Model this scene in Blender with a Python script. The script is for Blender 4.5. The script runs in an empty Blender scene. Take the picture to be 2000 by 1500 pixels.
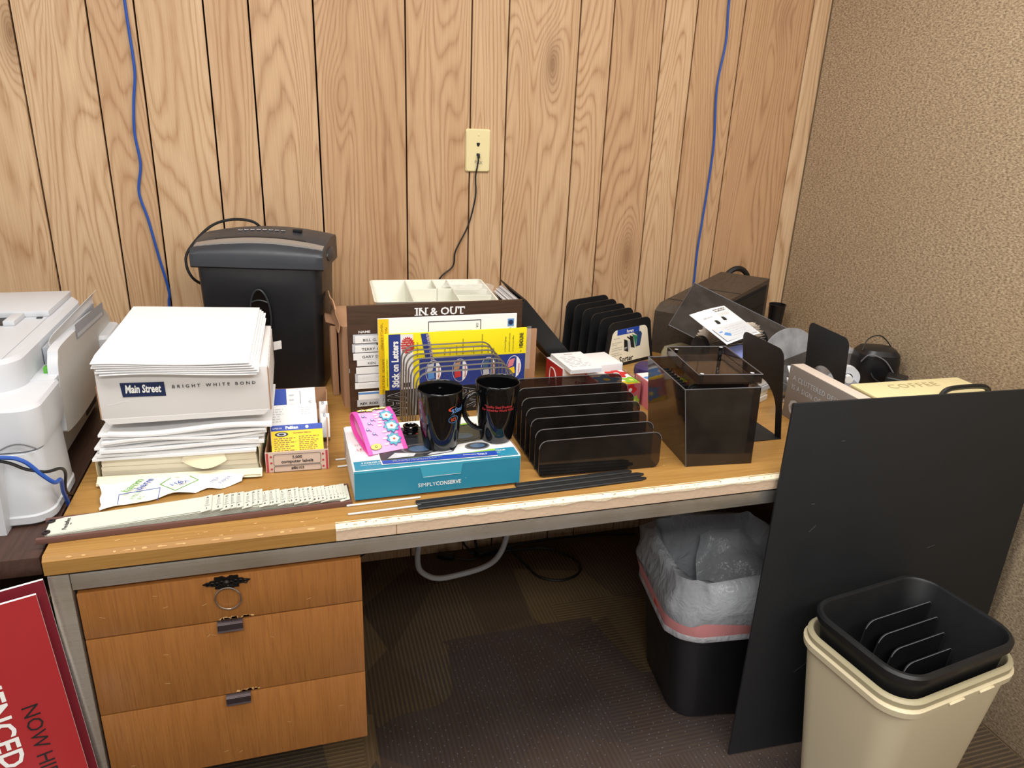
import bpy, bmesh, math, random
from mathutils import Matrix, Vector, Euler, noise as mnoise
random.seed(7)
SC = bpy.context.scene
COL = SC.collection
PI = math.pi
D2R = math.radians

# ------------------------------------------------------------------ materials
MATS = {}
def lin(c):
    if isinstance(c, str):
        c = [int(c[i:i+2], 16)/255 for i in (0, 2, 4)]
    return tuple(((x/12.92) if x <= .04045 else ((x+.055)/1.055)**2.4) for x in c) + (1,)

class NT:
    """tiny node helper"""
    def __init__(s, name):
        s.m = bpy.data.materials.new(name); s.m.use_nodes = True
        s.t = s.m.node_tree; s.t.nodes.clear()
        s.out = s.t.nodes.new('ShaderNodeOutputMaterial')
    def n(s, typ, **kw):
        nd = s.t.nodes.new('ShaderNode'+typ)
        for k, v in kw.items(): setattr(nd, k, v)
        return nd
    def l(s, a, b): s.t.links.new(a, b)
    def val(s, inp, v):
        if hasattr(v, 'is_output'): s.l(v, inp)
        else: inp.default_value = v
    def math(s, op, a, b=0., c=None, clamp=False):
        nd = s.n('Math', operation=op, use_clamp=clamp)
        s.val(nd.inputs[0], a); s.val(nd.inputs[1], b)
        if c is not None: s.val(nd.inputs[2], c)
        return nd.outputs[0]
    def mix(s, f, a, b, blend='MIX'):
        nd = s.n('Mix', data_type='RGBA', blend_type=blend)
        s.val(nd.inputs[0], f); s.val(nd.inputs[6], a); s.val(nd.inputs[7], b)
        return nd.outputs[2]
    def coord(s, which='Object'): return s.n('TexCoord').outputs[which]
    def mapping(s, v, scale=(1, 1, 1), loc=(0, 0, 0), rot=(0, 0, 0)):
        nd = s.n('Mapping'); s.l(v, nd.inputs[0])
        s.val(nd.inputs[1], loc); nd.inputs[2].default_value = rot; nd.inputs[3].default_value = scale
        return nd.outputs[0]
    def noise(s, v, scale, detail=2., rough=.5, dist=0.):
        nd = s.n('TexNoise'); s.l(v, nd.inputs['Vector'])
        nd.inputs['Scale'].default_value = scale; nd.inputs['Detail'].default_value = detail
        nd.inputs['Roughness'].default_value = rough; nd.inputs['Distortion'].default_value = dist
        return nd.outputs['Fac']
    def ramp(s, f, stops):
        nd = s.n('ValToRGB'); s.l(f, nd.inputs[0]); cr = nd.color_ramp
        while len(cr.elements) > 1: cr.elements.remove(cr.elements[0])
        cr.elements[0].position = stops[0][0]; cr.elements[0].color = stops[0][1]
        for p, c in stops[1:]:
            e = cr.elements.new(p); e.color = c
        return nd.outputs[0]
    def maprange(s, v, a, b, c=0., d=1.):
        nd = s.n('MapRange'); s.val(nd.inputs[0], v)
        for i, x in enumerate((a, b, c, d)): s.val(nd.inputs[1+i], x)
        return nd.outputs[0]
    def bump(s, h, strength, dist):
        nd = s.n('Bump'); nd.inputs['Strength'].default_value = strength; nd.inputs['Distance'].default_value = dist
        s.l(h, nd.inputs['Height']); return nd.outputs[0]
    def bsdf(s, color, rough=.5, metallic=0., normal=None, spec=.5, coat=0.):
        b = s.n('BsdfPrincipled'); s.val(b.inputs['Base Color'], color); s.val(b.inputs['Roughness'], rough)
        b.inputs['Metallic'].default_value = metallic; b.inputs['Specular IOR Level'].default_value = spec
        b.inputs['Coat Weight'].default_value = coat; b.inputs['Coat Roughness'].default_value = .1
        if normal is not None: s.l(normal, b.inputs['Normal'])
        s.l(b.outputs[0], s.out.inputs[0]); return b
    def done(s, key): MATS[key] = s.m; return s.m

def P(key, color, rough=.5, metallic=0., spec=.5, var=.06, vscale=14., bump=0., bscale=200., coat=0.):
    """principled material with a little procedural unevenness"""
    t = NT(key); c = lin(color); v = t.coord()
    f = t.noise(v, vscale, 3)
    col = t.mix(f, tuple(max(0, x*(1-var)) for x in c[:3])+(1,), tuple(min(1, x*(1+var)) for x in c[:3])+(1,))
    nrm = t.bump(t.noise(v, bscale, 2), bump, .002) if bump else None
    r = t.maprange(t.noise(v, vscale*1.7, 2), .3, .7, max(.02, rough-.04), min(1, rough+.04))
    t.bsdf(col, r, metallic, nrm, spec, coat)
    return t.done(key)

def smoked(key, tint, gloss=.08, rough=.05, haze=.0, hcol='303030'):
    t = NT(key)
    tr = t.n('BsdfTransparent'); tr.inputs[0].default_value = lin(tint)
    gl = t.n('BsdfGlossy'); gl.inputs['Color'].default_value = (1, 1, 1, 1); gl.inputs['Roughness'].default_value = rough
    lw = t.n('LayerWeight'); lw.inputs[0].default_value = .5
    sch = t.math('MULTIPLY_ADD', t.math('POWER', lw.outputs['Facing'], 5.), 1-gloss, gloss, clamp=True)
    m = t.n('MixShader'); t.l(sch, m.inputs[0]); t.l(tr.outputs[0], m.inputs[1]); t.l(gl.outputs[0], m.inputs[2])
    last = m.outputs[0]
    if haze:
        df = t.n('BsdfDiffuse'); df.inputs[0].default_value = lin(hcol)
        m2 = t.n('MixShader'); f = t.noise(t.coord(), 22., 4)
        t.l(t.maprange(f, .3, .75, haze*.6, haze*1.4), m2.inputs[0]); t.l(last, m2.inputs[1]); t.l(df.outputs[0], m2.inputs[2]); last = m2.outputs[0]
    t.l(last, t.out.inputs[0])
    return t.done(key)

def wood_panel():
    t = NT('wood_panelling'); v = t.coord()
    at = t.n('Attribute', attribute_name='plank'); sx = t.n('SeparateColor'); t.l(at.outputs['Color'], sx.inputs[0])
    r1, r2, r3 = sx.outputs
    xyz = t.n('SeparateXYZ'); t.l(v, xyz.inputs[0])
    def vec(fx, fz, k=31.):
        c = t.n('CombineXYZ'); t.l(t.math('MULTIPLY', xyz.outputs[0], fx), c.inputs[0])
        t.l(t.math('MULTIPLY', r1, k), c.inputs[1]); t.l(t.math('MULTIPLY_ADD', xyz.outputs[2], fz, t.math('MULTIPLY', r3, 9.)), c.inputs[2]); return c.outputs[0]
    # knots
    vo = t.n('TexVoronoi'); t.l(vec(7., 2.3, 17.), vo.inputs['Vector']); vo.inputs['Scale'].default_value = 1.
    vs = t.n('SeparateColor'); t.l(vo.outputs['Color'], vs.inputs[0])
    on = t.math('GREATER_THAN', vs.outputs[0], .5)
    kn = t.math('MULTIPLY', t.maprange(vo.outputs['Distance'], 0., .42, 1., 0.), on)
    kn2 = t.math('POWER', kn, 2.)
    # growth-ring contours of a stretched noise field -> cathedral figure
    n1 = t.noise(vec(8., .75), 1., 1.2, .45, .35)
    wob = t.noise(vec(26., 7., 3.), 1., 2., .5)
    field = t.math('ADD', t.math('MULTIPLY_ADD', wob, .028, n1), t.math('MULTIPLY', kn2, .30))
    ph = t.math('FRACT', t.math('MULTIPLY', field, 30.))
    ring = t.math('POWER', t.math('ABSOLUTE', t.math('MULTIPLY_ADD', ph, 2., -1.)), 2.6)
    fib = t.noise(vec(420., 9.), 1., 3., .6)
    fib2 = t.noise(vec(120., 2.5), 1., 2., .5)
    tone = t.noise(vec(7., .8, 7.), 1., 2., .5)
    light = t.mix(r2, lin('dabc97'), lin('c39c75'))
    mid = t.mix(r2, lin('a87f57'), lin('91694a'))
    f = t.math('MULTIPLY', ring, t.maprange(fib2, .25, .75, .45, 1.05), clamp=True)
    f = t.math('ADD', t.math('MULTIPLY', f, .74), t.math('MULTIPLY', t.maprange(fib, .35, .7), .34), clamp=True)
    col = t.mix(f, light, mid)
    col = t.mix(t.maprange(tone, .45, .75, 0., .42), col, lin('a3764c'))
    col = t.mix(t.math('MULTIPLY', t.math('POWER', kn, 3.), .8), col, lin('6f4a2c'))
    nrm = t.bump(f, .12, .001)
    t.bsdf(col, .5, 0, nrm, .35)
    return t.done('wood_panelling')

def grain(key, light, mid, dark, axis='x', scale=1., rough=.35, spec=.5, rings=12., amt=.6):
    """oak-like grain running along a local axis"""
    t = NT(key); v = t.coord()
    a, b = 1.1*scale, 16.*scale
    sc = {'x': (a, b, b), 'y': (b, a, b), 'z': (b, b, a)}[axis]
    m1 = t.mapping(v, sc)
    n1 = t.noise(m1, .8, 1.5, .5, .3)
    ph = t.math('FRACT', t.math('MULTIPLY', n1, rings))
    ring = t.math('POWER', t.math('ABSOLUTE', t.math('MULTIPLY_ADD', ph, 2., -1.)), 2.)
    m2 = t.mapping(v, tuple(x*(26 if x > a*1.5 else 10) for x in sc))
    fib = t.noise(m2, 1., 3., .6)
    big = t.noise(t.mapping(v, tuple(x*.5 for x in sc)), 1., 2.)
    col = t.mix(t.math('MULTIPLY', ring, amt), lin(light), lin(mid))
    col = t.mix(t.maprange(fib, .45, .75, 0., .55), col, lin(dark))
    col = t.mix(t.maprange(big, .4, .75, 0., .4), col, lin(mid))
    t.bsdf(col, t.maprange(fib, .3, .7, rough-.05, rough+.08), 0, t.bump(fib, .08, .0006), spec)
    return t.done(key)

def fabric():
    t = NT('panel_fabric'); v = t.coord()
    n = t.noise(t.mapping(v, (1, 130, 300)), 1., 2.5, .6)
    n2 = t.noise(t.mapping(v, (1, 420, 900)), 1., 2., .6)
    big = t.noise(v, 3., 2)
    f = t.math('ADD', t.math('MULTIPLY', n, .65), t.math('MULTIPLY', n2, .35))
    col = t.ramp(f, [(.36, lin('7b6b56')), (.47, lin('ad997f')), (.55, lin('c5b294')), (.66, lin('e0d1b4'))])
    col = t.mix(t.maprange(big, .35, .7, 0., .14), col, lin('a58a66'))
    t.bsdf(col, .95, 0, t.bump(f, .5, .002), .1)
    return t.done('panel_fabric')

def carpet():
    t = NT('carpet_tiles'); v = t.coord()
    xyz = t.n('SeparateXYZ'); t.l(v, xyz.inputs[0])
    T = .3
    ux = t.math('FLOOR', t.math('DIVIDE', t.math('ADD', xyz.outputs[0], .1), T)); uy = t.math('FLOOR', t.math('DIVIDE', t.math('ADD', xyz.outputs[1], .05), T))
    c = t.n('CombineXYZ'); t.l(ux, c.inputs[0]); t.l(uy, c.inputs[1])
    wn = t.n('TexWhiteNoise'); t.l(c.outputs[0], wn.inputs['Vector'])
    ws = t.n('SeparateColor'); t.l(wn.outputs['Color'], ws.inputs[0])
    s = t.math('GREATER_THAN', ws.outputs[0], .5)
    def stripes(o):
        w = t.math('SINE', t.math('MULTIPLY', o, 2*PI/.011)); return t.maprange(w, -.4, 1., 0., 1.)
    st = t.n('Mix', data_type='FLOAT'); t.l(s, st.inputs[0]); t.l(stripes(xyz.outputs[0]), st.inputs[2]); t.l(stripes(xyz.outputs[1]), st.inputs[3])
    n = t.noise(v, 420., 3., .6); nb = t.noise(v, 7., 2)
    blk = t.n('TexVoronoi'); t.l(t.mapping(v, (4.3, 3.1, 1)), blk.inputs['Vector']); blk.inputs['Scale'].default_value = 1.
    bs = t.n('SeparateColor'); t.l(blk.outputs['Color'], bs.inputs[0])
    base = t.ramp(bs.outputs[0], [(0., lin('4a3d31')), (.35, lin('574738')), (.6, lin('4b423a')), (.8, lin('62503b')), (1., lin('6b5840'))])
    f = t.math('MULTIPLY', t.math('MULTIPLY', st.outputs[0], t.maprange(n, .35, .65)), t.maprange(bs.outputs[1], 0., 1., .3, 1.))
    col = t.mix(t.math('MULTIPLY', f, .8), base, lin('8d7857'))
    col = t.mix(t.maprange(n, .5, .75, 0., .3), col, lin('1d1712'))
    t.bsdf(col, .95, 0, t.bump(t.math('ADD', n, t.math('MULTIPLY', st.outputs[0], .6)), .6, .003), .1)
    return t.done('carpet_tiles')

def chairmat():
    t = NT('clear_vinyl')
    tr = t.n('BsdfTransparent'); tr.inputs[0].default_value = lin('f0ebee')
    gl = t.n('BsdfGlossy'); gl.inputs['Roughness'].default_value = .32; gl.inputs['Color'].default_value = (.9, .9, 1, 1)
    df = t.n('BsdfDiffuse'); df.inputs[0].default_value = lin('85807a')
    lw = t.n('LayerWeight'); lw.inputs[0].default_value = .5
    m = t.n('MixShader'); t.val(m.inputs[0], t.maprange(t.noise(t.coord(), 9., 3), .3, .7, .06, .11)); t.l(tr.outputs[0], m.inputs[1]); t.l(df.outputs[0], m.inputs[2])
    m2 = t.n('MixShader'); t.l(t.math('MULTIPLY_ADD', t.math('POWER', lw.outputs['Facing'], 4.), .6, .035), m2.inputs[0]); t.l(m.outputs[0], m2.inputs[1]); t.l(gl.outputs[0], m2.inputs[2])
    t.l(m2.outputs[0], t.out.inputs[0]); return t.done('clear_vinyl')

def film(key, color, f=.55, rough=.22):
    """thin plastic film"""
    t = NT(key); c = lin(color)
    b = t.n('BsdfPrincipled'); b.inputs['Base Color'].default_value = c; b.inputs['Roughness'].default_value = rough
    cr = t.math('ADD', t.noise(t.coord(), 26., 4., .6, .6), t.noise(t.mapping(t.coord(), (30, 30, 9)), 1., 3.)); t.l(t.bump(cr, .55, .012), b.inputs['Normal'])
    tl = t.n('BsdfTranslucent'); tl.inputs[0].default_value = c
    tr = t.n('BsdfTransparent')
    m = t.n('MixShader'); m.inputs[0].default_value = .3; t.l(b.outputs[0], m.inputs[1]); t.l(tl.outputs[0], m.inputs[2])
    m2 = t.n('MixShader'); m2.inputs[0].default_value = f; t.l(tr.outputs[0], m2.inputs[1]); t.l(m.outputs[0], m2.inputs[2])
    t.l(m2.outputs[0], t.out.inputs[0]); return t.done(key)

def chrome():
    t = NT('brushed_chrome'); v = t.coord()
    n = t.noise(t.mapping(v, (6, 60, 900)), 1., 3., .6); b = t.noise(v, 9., 3., .6)
    col = t.mix(t.maprange(b, .45, .7, 0., .5), lin('d2cec6'), lin('b0a48d'))
    t.bsdf(col, t.maprange(n, .3, .7, .24, .4), .75, t.bump(n, .05, .0005)); return t.done('brushed_chrome')

wood_panel(); fabric(); carpet(); chairmat(); chrome()
grain('desk_oak', 'b08649', '9d7139', '7f592b', 'x', 1., .36, .4)
grain('drawer_oak', 'a36c38', '925d2d', '764720', 'z', 1.2, .3, .5, 8., .4)
grain('walnut_and_shade', '4a342b', '3a2822', '2a1c18', 'y', 1.2, .4, .4)
grain('dark_walnut', '4c3527', '382519', '22150e', 'x', 1.6, .4, .4)
grain('dark_rosewood', '4f443a', '40352b', '302720', 'x', 1.2, .42, .4)
smoked('smoked_acrylic', '9d9086', .05, .06, .035, '8a8580')  # grey diffuse haze stands in for reflections on the plates
smoked('smoked_box_acrylic', 'b3a79c', .05, .06, .055, '847d76')  # haze colour imitates grey reflections on the box front
smoked('dusty_smoked_plastic', '8d8985', .05, .2, .5, '55504d')
smoked('clear_plastic', 'f2f2f2', .06, .05)
smoked('frosted_plastic', 'd8dade', .05, .3, .5, 'c4c8ce')
film('bin_liner', 'd2d7dd', .86); film('bin_liner_white', 'eef0f6', .93); film('cellophane', 'ffffff', .12, .1)
P('paper_white', 'eaeaea', .75, spec=.2, var=.015); P('paper_cream', 'ece4cd', .8, spec=.2, var=.04)
P('wrapper_cream', 'e9dfc0', .6, spec=.3, var=.08, vscale=9); P('wrapper_inside', 'eeeae0', .6, spec=.3, var=.05)
P('carton_white', 'dad7d5', .7, spec=.25, var=.03); P('carton_edge', 'a9866a', .9, spec=.1)
P('cardboard', 'b0896a', .85, spec=.15, var=.08); P('cardboard_dark', '8c6a4c', .85, spec=.15, var=.08)
P('navy_print', '15264f', .5); P('ink_black', '1b1b1d', .6, var=0); P('ink_grey', '6d6d72', .7, var=0); P('ink_red', 'c23436', .6, var=0)
P('ink_white', 'f2f2f0', .6, var=0); P('ink_blue', '2e50a8', .6, var=0); P('ink_green', '5aa23c', .6, var=0); P('ink_lightgrey', 'bfc1c6', .7, var=0)
P('label_pink', 'd3bfb1', .75, spec=.2, var=.04); P('label_stripe', 'bb3f45', .7, var=.03)
P('yellow_print', 'f2c917', .5, var=.03); P('bright_yellow', 'f3e019', .45, var=.03); P('deep_blue', '2b3c86', .45, var=.04); P('royal_blue', '2346a8', .5, var=.03)
P('black_plastic', '141518', .38, var=.1); P('shredder_plastic', '1b1d21', .4, var=.1, coat=.1); P('shredder_lid', '31343a', .42, var=.06)
P('silver_plastic', 'a09a94', .35, .4); P('black_satin', '17181a', .5, var=.12, vscale=6); P('black_matte_board', '191b1e', .6, var=.12, vscale=5, bump=.1, bscale=600)
P('black_gloss', '0a0a0c', .06, spec=.6, var=0); P('black_rubber', '111113', .6)
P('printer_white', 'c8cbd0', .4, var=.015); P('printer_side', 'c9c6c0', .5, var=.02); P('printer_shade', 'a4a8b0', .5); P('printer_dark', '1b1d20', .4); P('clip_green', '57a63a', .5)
P('teal_print', '2a86a4', .4, var=.04, vscale=6); P('teal_light', '3fa3bf', .4); P('white_gloss', 'f3f2f3', .3, var=.01)
P('hot_pink', 'ee4fae', .45, var=.03); P('pale_pink', 'f0a3cf', .45, var=.04); P('pastel_yellow', 'eee06a', .5); P('sky_teal', '57a7b8', .5)
P('steel_wire', '9a9996', .3, .9, var=.03); P('white_rod', 'd9d9d6', .35, var=.02); P('dark_metal', '3b3032', .4, .6); P('antique_black', '1d1a18', .45, .6)
P('ring_metal', 'b9aea2', .22, .95); P('ivory_plate', 'e8d9a6', .42, var=.02); P('blue_cable', '2450a6', .45); P('black_cable', '131313', .5); P('grey_conduit', 'b9bab9', .5)
P('tray_white', 'dfdfd2', .5, var=.015); P('red_board', 'a8282c', .5, var=.06, vscale=5); P('red_board_back', '7c1d2c', .5); P('foam_white', 'f0efee', .8)
P('red_carton', 'c9292f', .4, var=.04); P('tab_white', 'd3d5c8', .6, var=.02); P('channel_brown', '6b4a42', .5, var=.05)
P('edge_substrate', 'd9bfa5', .85, spec=.15, var=.06, vscale=30, bump=.35, bscale=120); P('edge_raw_white', 'f0e2c6', .9, spec=.1, var=.1, vscale=90, bump=.5, bscale=260); P('raw_chip', 'd3a873', .9, spec=.1, var=.1)
P('beige_plastic', 'dccfae', .45, var=.03, vscale=5); P('khaki_plastic', 'b5ab8b', .45, var=.04); P('bin_black', '18191b', .42, var=.1)
P('bag_pink', 'e59a9a', .45); P('book_grey', '8d847d', .6, var=.03); P('book_pages', 'cfc0b2', .85, var=.03); P('putty_plastic', 'a8a285', .5)
P('rolo_cards', 'd8cfc2', .8, var=.06); P('booklet_blue', '7f90cf', .5); P('grey_plastic', 'a9afb8', .42); P('pale_grey_plastic', 'd3d7dc', .4)
P('coffee_cream', 'e3d6a4', .5, var=.03); P('coffee_side', 'b6a97c', .6); P('purple_plastic', '3a2c58', .4); P('lime_print', '8fc63c', .5); P('sky_print', '5b8fd0', .5); P('rose_print', 'd97d88', .5)
P('green_folder', '1f7a5a', .5); P('blue_folder', '27406e', .5); P('white_flower', 'f4f2f4', .5, var=0); P('dark_lamp', '33363c', .3); P('lamp_blue', '4b6688', .3); P('orange_red', 'e0532f', .5)
P('stud_grey', '77757a', .5, var=0); P('ceiling_tile', 'e6e4df', .9, var=.02, bump=.2); P('dark_trim', '6a5a44', .6); P('groove_dark', '150d08', .9, spec=0, var=0)

# ------------------------------------------------------------------ mesh builder
def catmull(pts, k=6, closed=False):
    pts = [Vector(p) for p in pts]; n = len(pts); out = []
    rng = n if closed else n-1
    for i in range(rng):
        g = (lambda j: pts[j % n]) if closed else (lambda j: pts[min(max(j, 0), n-1)])
        p0, p1, p2, p3 = g(i-1), g(i), g(i+1), g(i+2)
        for j in range(k):
            t = j/k
            out.append(.5*((2*p1)+(p2-p0)*t+(2*p0-5*p1+4*p2-p3)*t*t+(3*p1-p0-3*p2+p3)*t**3))
    if not closed: out.append(pts[-1])
    return out

def rrect(w, d, r, n=5, cx=0., cy=0.):
    """rounded rectangle, counter-clockwise 2D points"""
    out = []
    for sx, sy, a0 in ((1, -1, -90), (1, 1, 0), (-1, 1, 90), (-1, -1, 180)):
        for i in range(n+1):
            a = D2R(a0+90*i/n); out.append((cx+sx*(w/2-r)+r*math.cos(a), cy+sy*(d/2-r)+r*math.sin(a)))
    return out

TEXT_CACHE = {}
def text_mesh(s, size=1., align='LEFT', bold=0., spacing=1.):
    k = (s, align, bold, spacing)
    if k not in TEXT_CACHE:
        cu = bpy.data.curves.new('lettering', 'FONT'); cu.body = s; cu.size = 1.; cu.align_x = align; cu.align_y = 'BOTTOM_BASELINE'
        cu.offset = bold; cu.space_character = spacing; cu.fill_mode = 'FRONT'; cu.resolution_u = 2
        o = bpy.data.objects.new('lettering', cu); COL.objects.link(o)
        dg = bpy.context.evaluated_depsgraph_get(); me = bpy.data.meshes.new_from_object(o.evaluated_get(dg))
        TEXT_CACHE[k] = ([tuple(v.co) for v in me.vertices], [tuple(p.vertices) for p in me.polygons])
        bpy.data.objects.remove(o); bpy.data.curves.remove(cu); bpy.data.meshes.remove(me)
    v, f = TEXT_CACHE[k]
    return [Vector((x*size, y*size, 0)) for x, y, z in v], f

class MB:
    def __init__(s, M=None): s.v = []; s.f = []; s.mi = []; s.mats = []; s.M = M or Matrix(); s.col = None
    def mat(s, k):
        if k not in s.mats: s.mats.append(k)
        return s.mats.index(k)
    def add(s, vs, fs, m):
        o = len(s.v); s.v += [s.M @ Vector(p) for p in vs]; i = s.mat(m)
        for f in fs: s.f.append(tuple(x+o for x in f)); s.mi.append(i)
        return s
    def box(s, c, size, m, rz=0., R=None, bev=0., seg=2):
        L = Matrix.Translation(Vector(c)) @ (R.to_4x4() if R is not None else Matrix.Rotation(rz, 4, 'Z'))
        bm = bmesh.new(); bmesh.ops.create_cube(bm, size=1.)
        for v in bm.verts: v.co = Vector((v.co.x*size[0], v.co.y*size[1], v.co.z*size[2]))
        if bev: bmesh.ops.bevel(bm, geom=bm.edges[:], offset=bev, segments=seg, affect='EDGES', profile=.6)
        bm.verts.index_update()
        s.add([L @ v.co for v in bm.verts], [[v.index for v in f.verts] for f in bm.faces], m); bm.free(); return s
    def box2(s, a, b, m, bev=0., seg=2):
        return s.box([(a[i]+b[i])/2 for i in range(3)], [abs(b[i]-a[i]) for i in range(3)], m, bev=bev, seg=seg)
    def prism(s, poly, t, o, ux, uy, m, mside=None, mback=None):
        """2D polygon (ccw seen from +n) placed at o with axes ux, uy; thickness t goes against n"""
        o, ux, uy = Vector(o), Vector(ux).normalized(), Vector(uy).normalized(); n = ux.cross(uy)
        k = len(poly); A = [o+ux*x+uy*y for x, y in poly]; B = [p-n*t for p in A]
        s.add(A, [list(range(k))], m); s.add(B, [list(range(k))[::-1]], mback or m)
        s.add(A+B, [[i, k+i, k+(i+1) % k, (i+1) % k] for i in range(k)], mside or m); return s
    def poly(s, poly, o, ux, uy, m, lift=.0003):
        o, ux, uy = Vector(o), Vector(ux).normalized(), Vector(uy).normalized(); n = ux.cross(uy)
        s.add([o+ux*x+uy*y+n*lift for x, y in poly], [list(range(len(poly)))], m); return s
    def rect(s, x0, y0, x1, y1, o, ux, uy, m, lift=.0003):
        return s.poly([(x0, y0), (x1, y0), (x1, y1), (x0, y1)], o, ux, uy, m, lift)
    def quad(s, pts, m): return s.add(pts, [list(range(len(pts)))], m)
    def text(s, body, size, o, ux, uy, m, align='LEFT', bold=0., lift=.0005, spacing=1., sx=1.):
        o, ux, uy = Vector(o), Vector(ux).normalized(), Vector(uy).normalized(); n = ux.cross(uy)
        v, f = text_mesh(body, size, align, bold, spacing)
        s.add([o+ux*(p.x*sx)+uy*p.y+n*lift for p in v], f, m); return s
    def scribble(s, x0, y0, x1, y1, rows, o, ux, uy, m, lift=.0004, fill=.45, ragged=.35):
        """rows of unreadably small print as broken bars"""
        h = (y1-y0)/rows
        for r in range(rows):
            y = y1-(r+.5)*h; x = x0; end = x1-(x1-x0)*ragged*random.random()
            while x < end:
                w = min(end-x, h*random.uniform(.8, 2.6)); s.rect(x, y-h*fill/2, x+w*.85, y+h*fill/2, o, ux, uy, m, lift); x += w+h*.25
        return s
    def tube(s, pts, r, m, n=8, closed=False, k=0, caps=True):
        if k: pts = catmull(pts, k, closed)
        pts = [Vector(p) for p in pts]; N = len(pts); vs = []; prev = None
        for i, p in enumerate(pts):
            a = pts[(i-1) % N] if (closed or i > 0) else p; b = pts[(i+1) % N] if (closed or i < N-1) else p
            d = (b-a).normalized() if (b-a).length > 1e-9 else Vector((0, 0, 1))
            u = prev-d*prev.dot(d) if prev is not None else d.orthogonal()
            if u.length < 1e-6: u = d.orthogonal()
            u.normalize(); prev = u; w = d.cross(u); rr = r[i] if isinstance(r, (list, tuple)) else r
            vs += [p+(u*math.cos(2*PI*j/n)+w*math.sin(2*PI*j/n))*rr for j in range(n)]
        fs = []
        for i in range(N if closed else N-1):
            a, b = i*n, ((i+1) % N)*n
            fs += [[a+j, a+(j+1) % n, b+(j+1) % n, b+j] for j in range(n)]
        if caps and not closed: fs += [list(range(n))[::-1], [(N-1)*n+j for j in range(n)]]
        return s.add(vs, fs, m)
    def lathe(s, prof, m, n=40, c=(0, 0, 0), R=None):
        c = Vector(c); vs = []
        for r, z in prof:
            for j in range(n):
                p = Vector((r*math.cos(2*PI*j/n), r*math.sin(2*PI*j/n), z)); vs.append(c+(R @ p if R is not None else p))
        fs = []
        for i in range(len(prof)-1):
            a, b = i*n, (i+1)*n
            fs += [[a+j, a+(j+1) % n, b+(j+1) % n, b+j] for j in range(n)]
        if prof[0][0] > 1e-6: fs.append(list(range(n))[::-1])
        if prof[-1][0] > 1e-6: fs.append([(len(prof)-1)*n+j for j in range(n)])
        return s.add(vs, fs, m)
    def loft(s, rings, m, cap0=True, cap1=True, closed=True):
        n = len(rings[0]); vs = [p for r in rings for p in r]; fs = []
        for i in range(len(rings)-1):
            a, b = i*n, (i+1)*n
            for j in range(n if closed else n-1): fs.append([a+j, a+(j+1) % n, b+(j+1) % n, b+j])
        if cap0: fs.append(list(range(n))[::-1])
        if cap1: fs.append([(len(rings)-1)*n+j for j in range(n)])
        return s.add(vs, fs, m)
    def grid(s, fn, nu, nv, m, thick=0., m2=None):
        P0 = [Vector(fn(i/nu, j/nv)) for j in range(nv+1) for i in range(nu+1)]
        F = [[j*(nu+1)+i, j*(nu+1)+i+1, (j+1)*(nu+1)+i+1, (j+1)*(nu+1)+i] for j in range(nv) for i in range(nu)]
        s.add(P0, F, m)
        if thick:
            nr = []
            for j in range(nv+1):
                for i in range(nu+1):
                    g = lambda a, b: P0[min(max(b, 0), nv)*(nu+1)+min(max(a, 0), nu)]
                    nn = (g(i+1, j)-g(i-1, j)).cross(g(i, j+1)-g(i, j-1)); nr.append(nn.normalized() if nn.length > 0 else Vector((0, 0, 1)))
            Q = [p-q*thick for p, q in zip(P0, nr)]
            s.add(Q, [f[::-1] for f in F], m2 or m)
            ring = [i for i in range(nu+1)]+[j*(nu+1)+nu for j in range(1, nv+1)]+[nv*(nu+1)+i for i in range(nu-1, -1, -1)]+[j*(nu+1) for j in range(nv-1, 0, -1)]
            k = len(ring); s.add([P0[i] for i in ring]+[Q[i] for i in ring], [[i, k+i, k+(i+1) % k, (i+1) % k] for i in range(k)], m)
        return s
    def build(s, name, parent=None, smooth=30, merge=False):
        me = bpy.data.meshes.new(name); me.from_pydata(s.v, [], s.f)
        for k in s.mats: me.materials.append(MATS[k])
        for p, i in zip(me.polygons, s.mi): p.material_index = i
        if merge:
            bm = bmesh.new(); bm.from_mesh(me); bmesh.ops.remove_doubles(bm, verts=bm.verts, dist=1e-5); bm.to_mesh(me); bm.free()
        me.update()
        if smooth:
            for p in me.polygons: p.use_smooth = True
            me.set_sharp_from_angle(angle=D2R(smooth))
        o = bpy.data.objects.new(name, me); COL.objects.link(o)
        if parent is not None: o.parent = parent
        return o

def tag(o, label, cat, group=None):
    o['label'] = label; o['category'] = cat
    if group: o['group'] = group
    return o
def thing(name, label, cat, loc=(0, 0, 0), rz=0., group=None):
    o = bpy.data.objects.new(name, None); COL.objects.link(o); o.location = loc; o.rotation_euler = (0, 0, rz); o.empty_display_size = .05
    return tag(o, label, cat, group)
def structure(o): o['kind'] = 'structure'; return o
def dup(root, loc, rz, label=None):
    r = root.copy(); COL.objects.link(r); r.location = loc; r.rotation_euler = (0, 0, rz)
    if label: r['label'] = label
    for ch in list(root.children):
        c = ch.copy(); COL.objects.link(c); c.parent = r
        for g in ch.children:
            d = g.copy(); COL.objects.link(d); d.parent = c
    return r
X, Y, Z = Vector((1, 0, 0)), Vector((0, 1, 0)), Vector((0, 0, 1))
def nz(p, sc=1., seed=0.): return mnoise.noise(Vector(p)*sc+Vector((seed, seed*1.7, seed*.3)))
DT = .73      # desk top height
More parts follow.
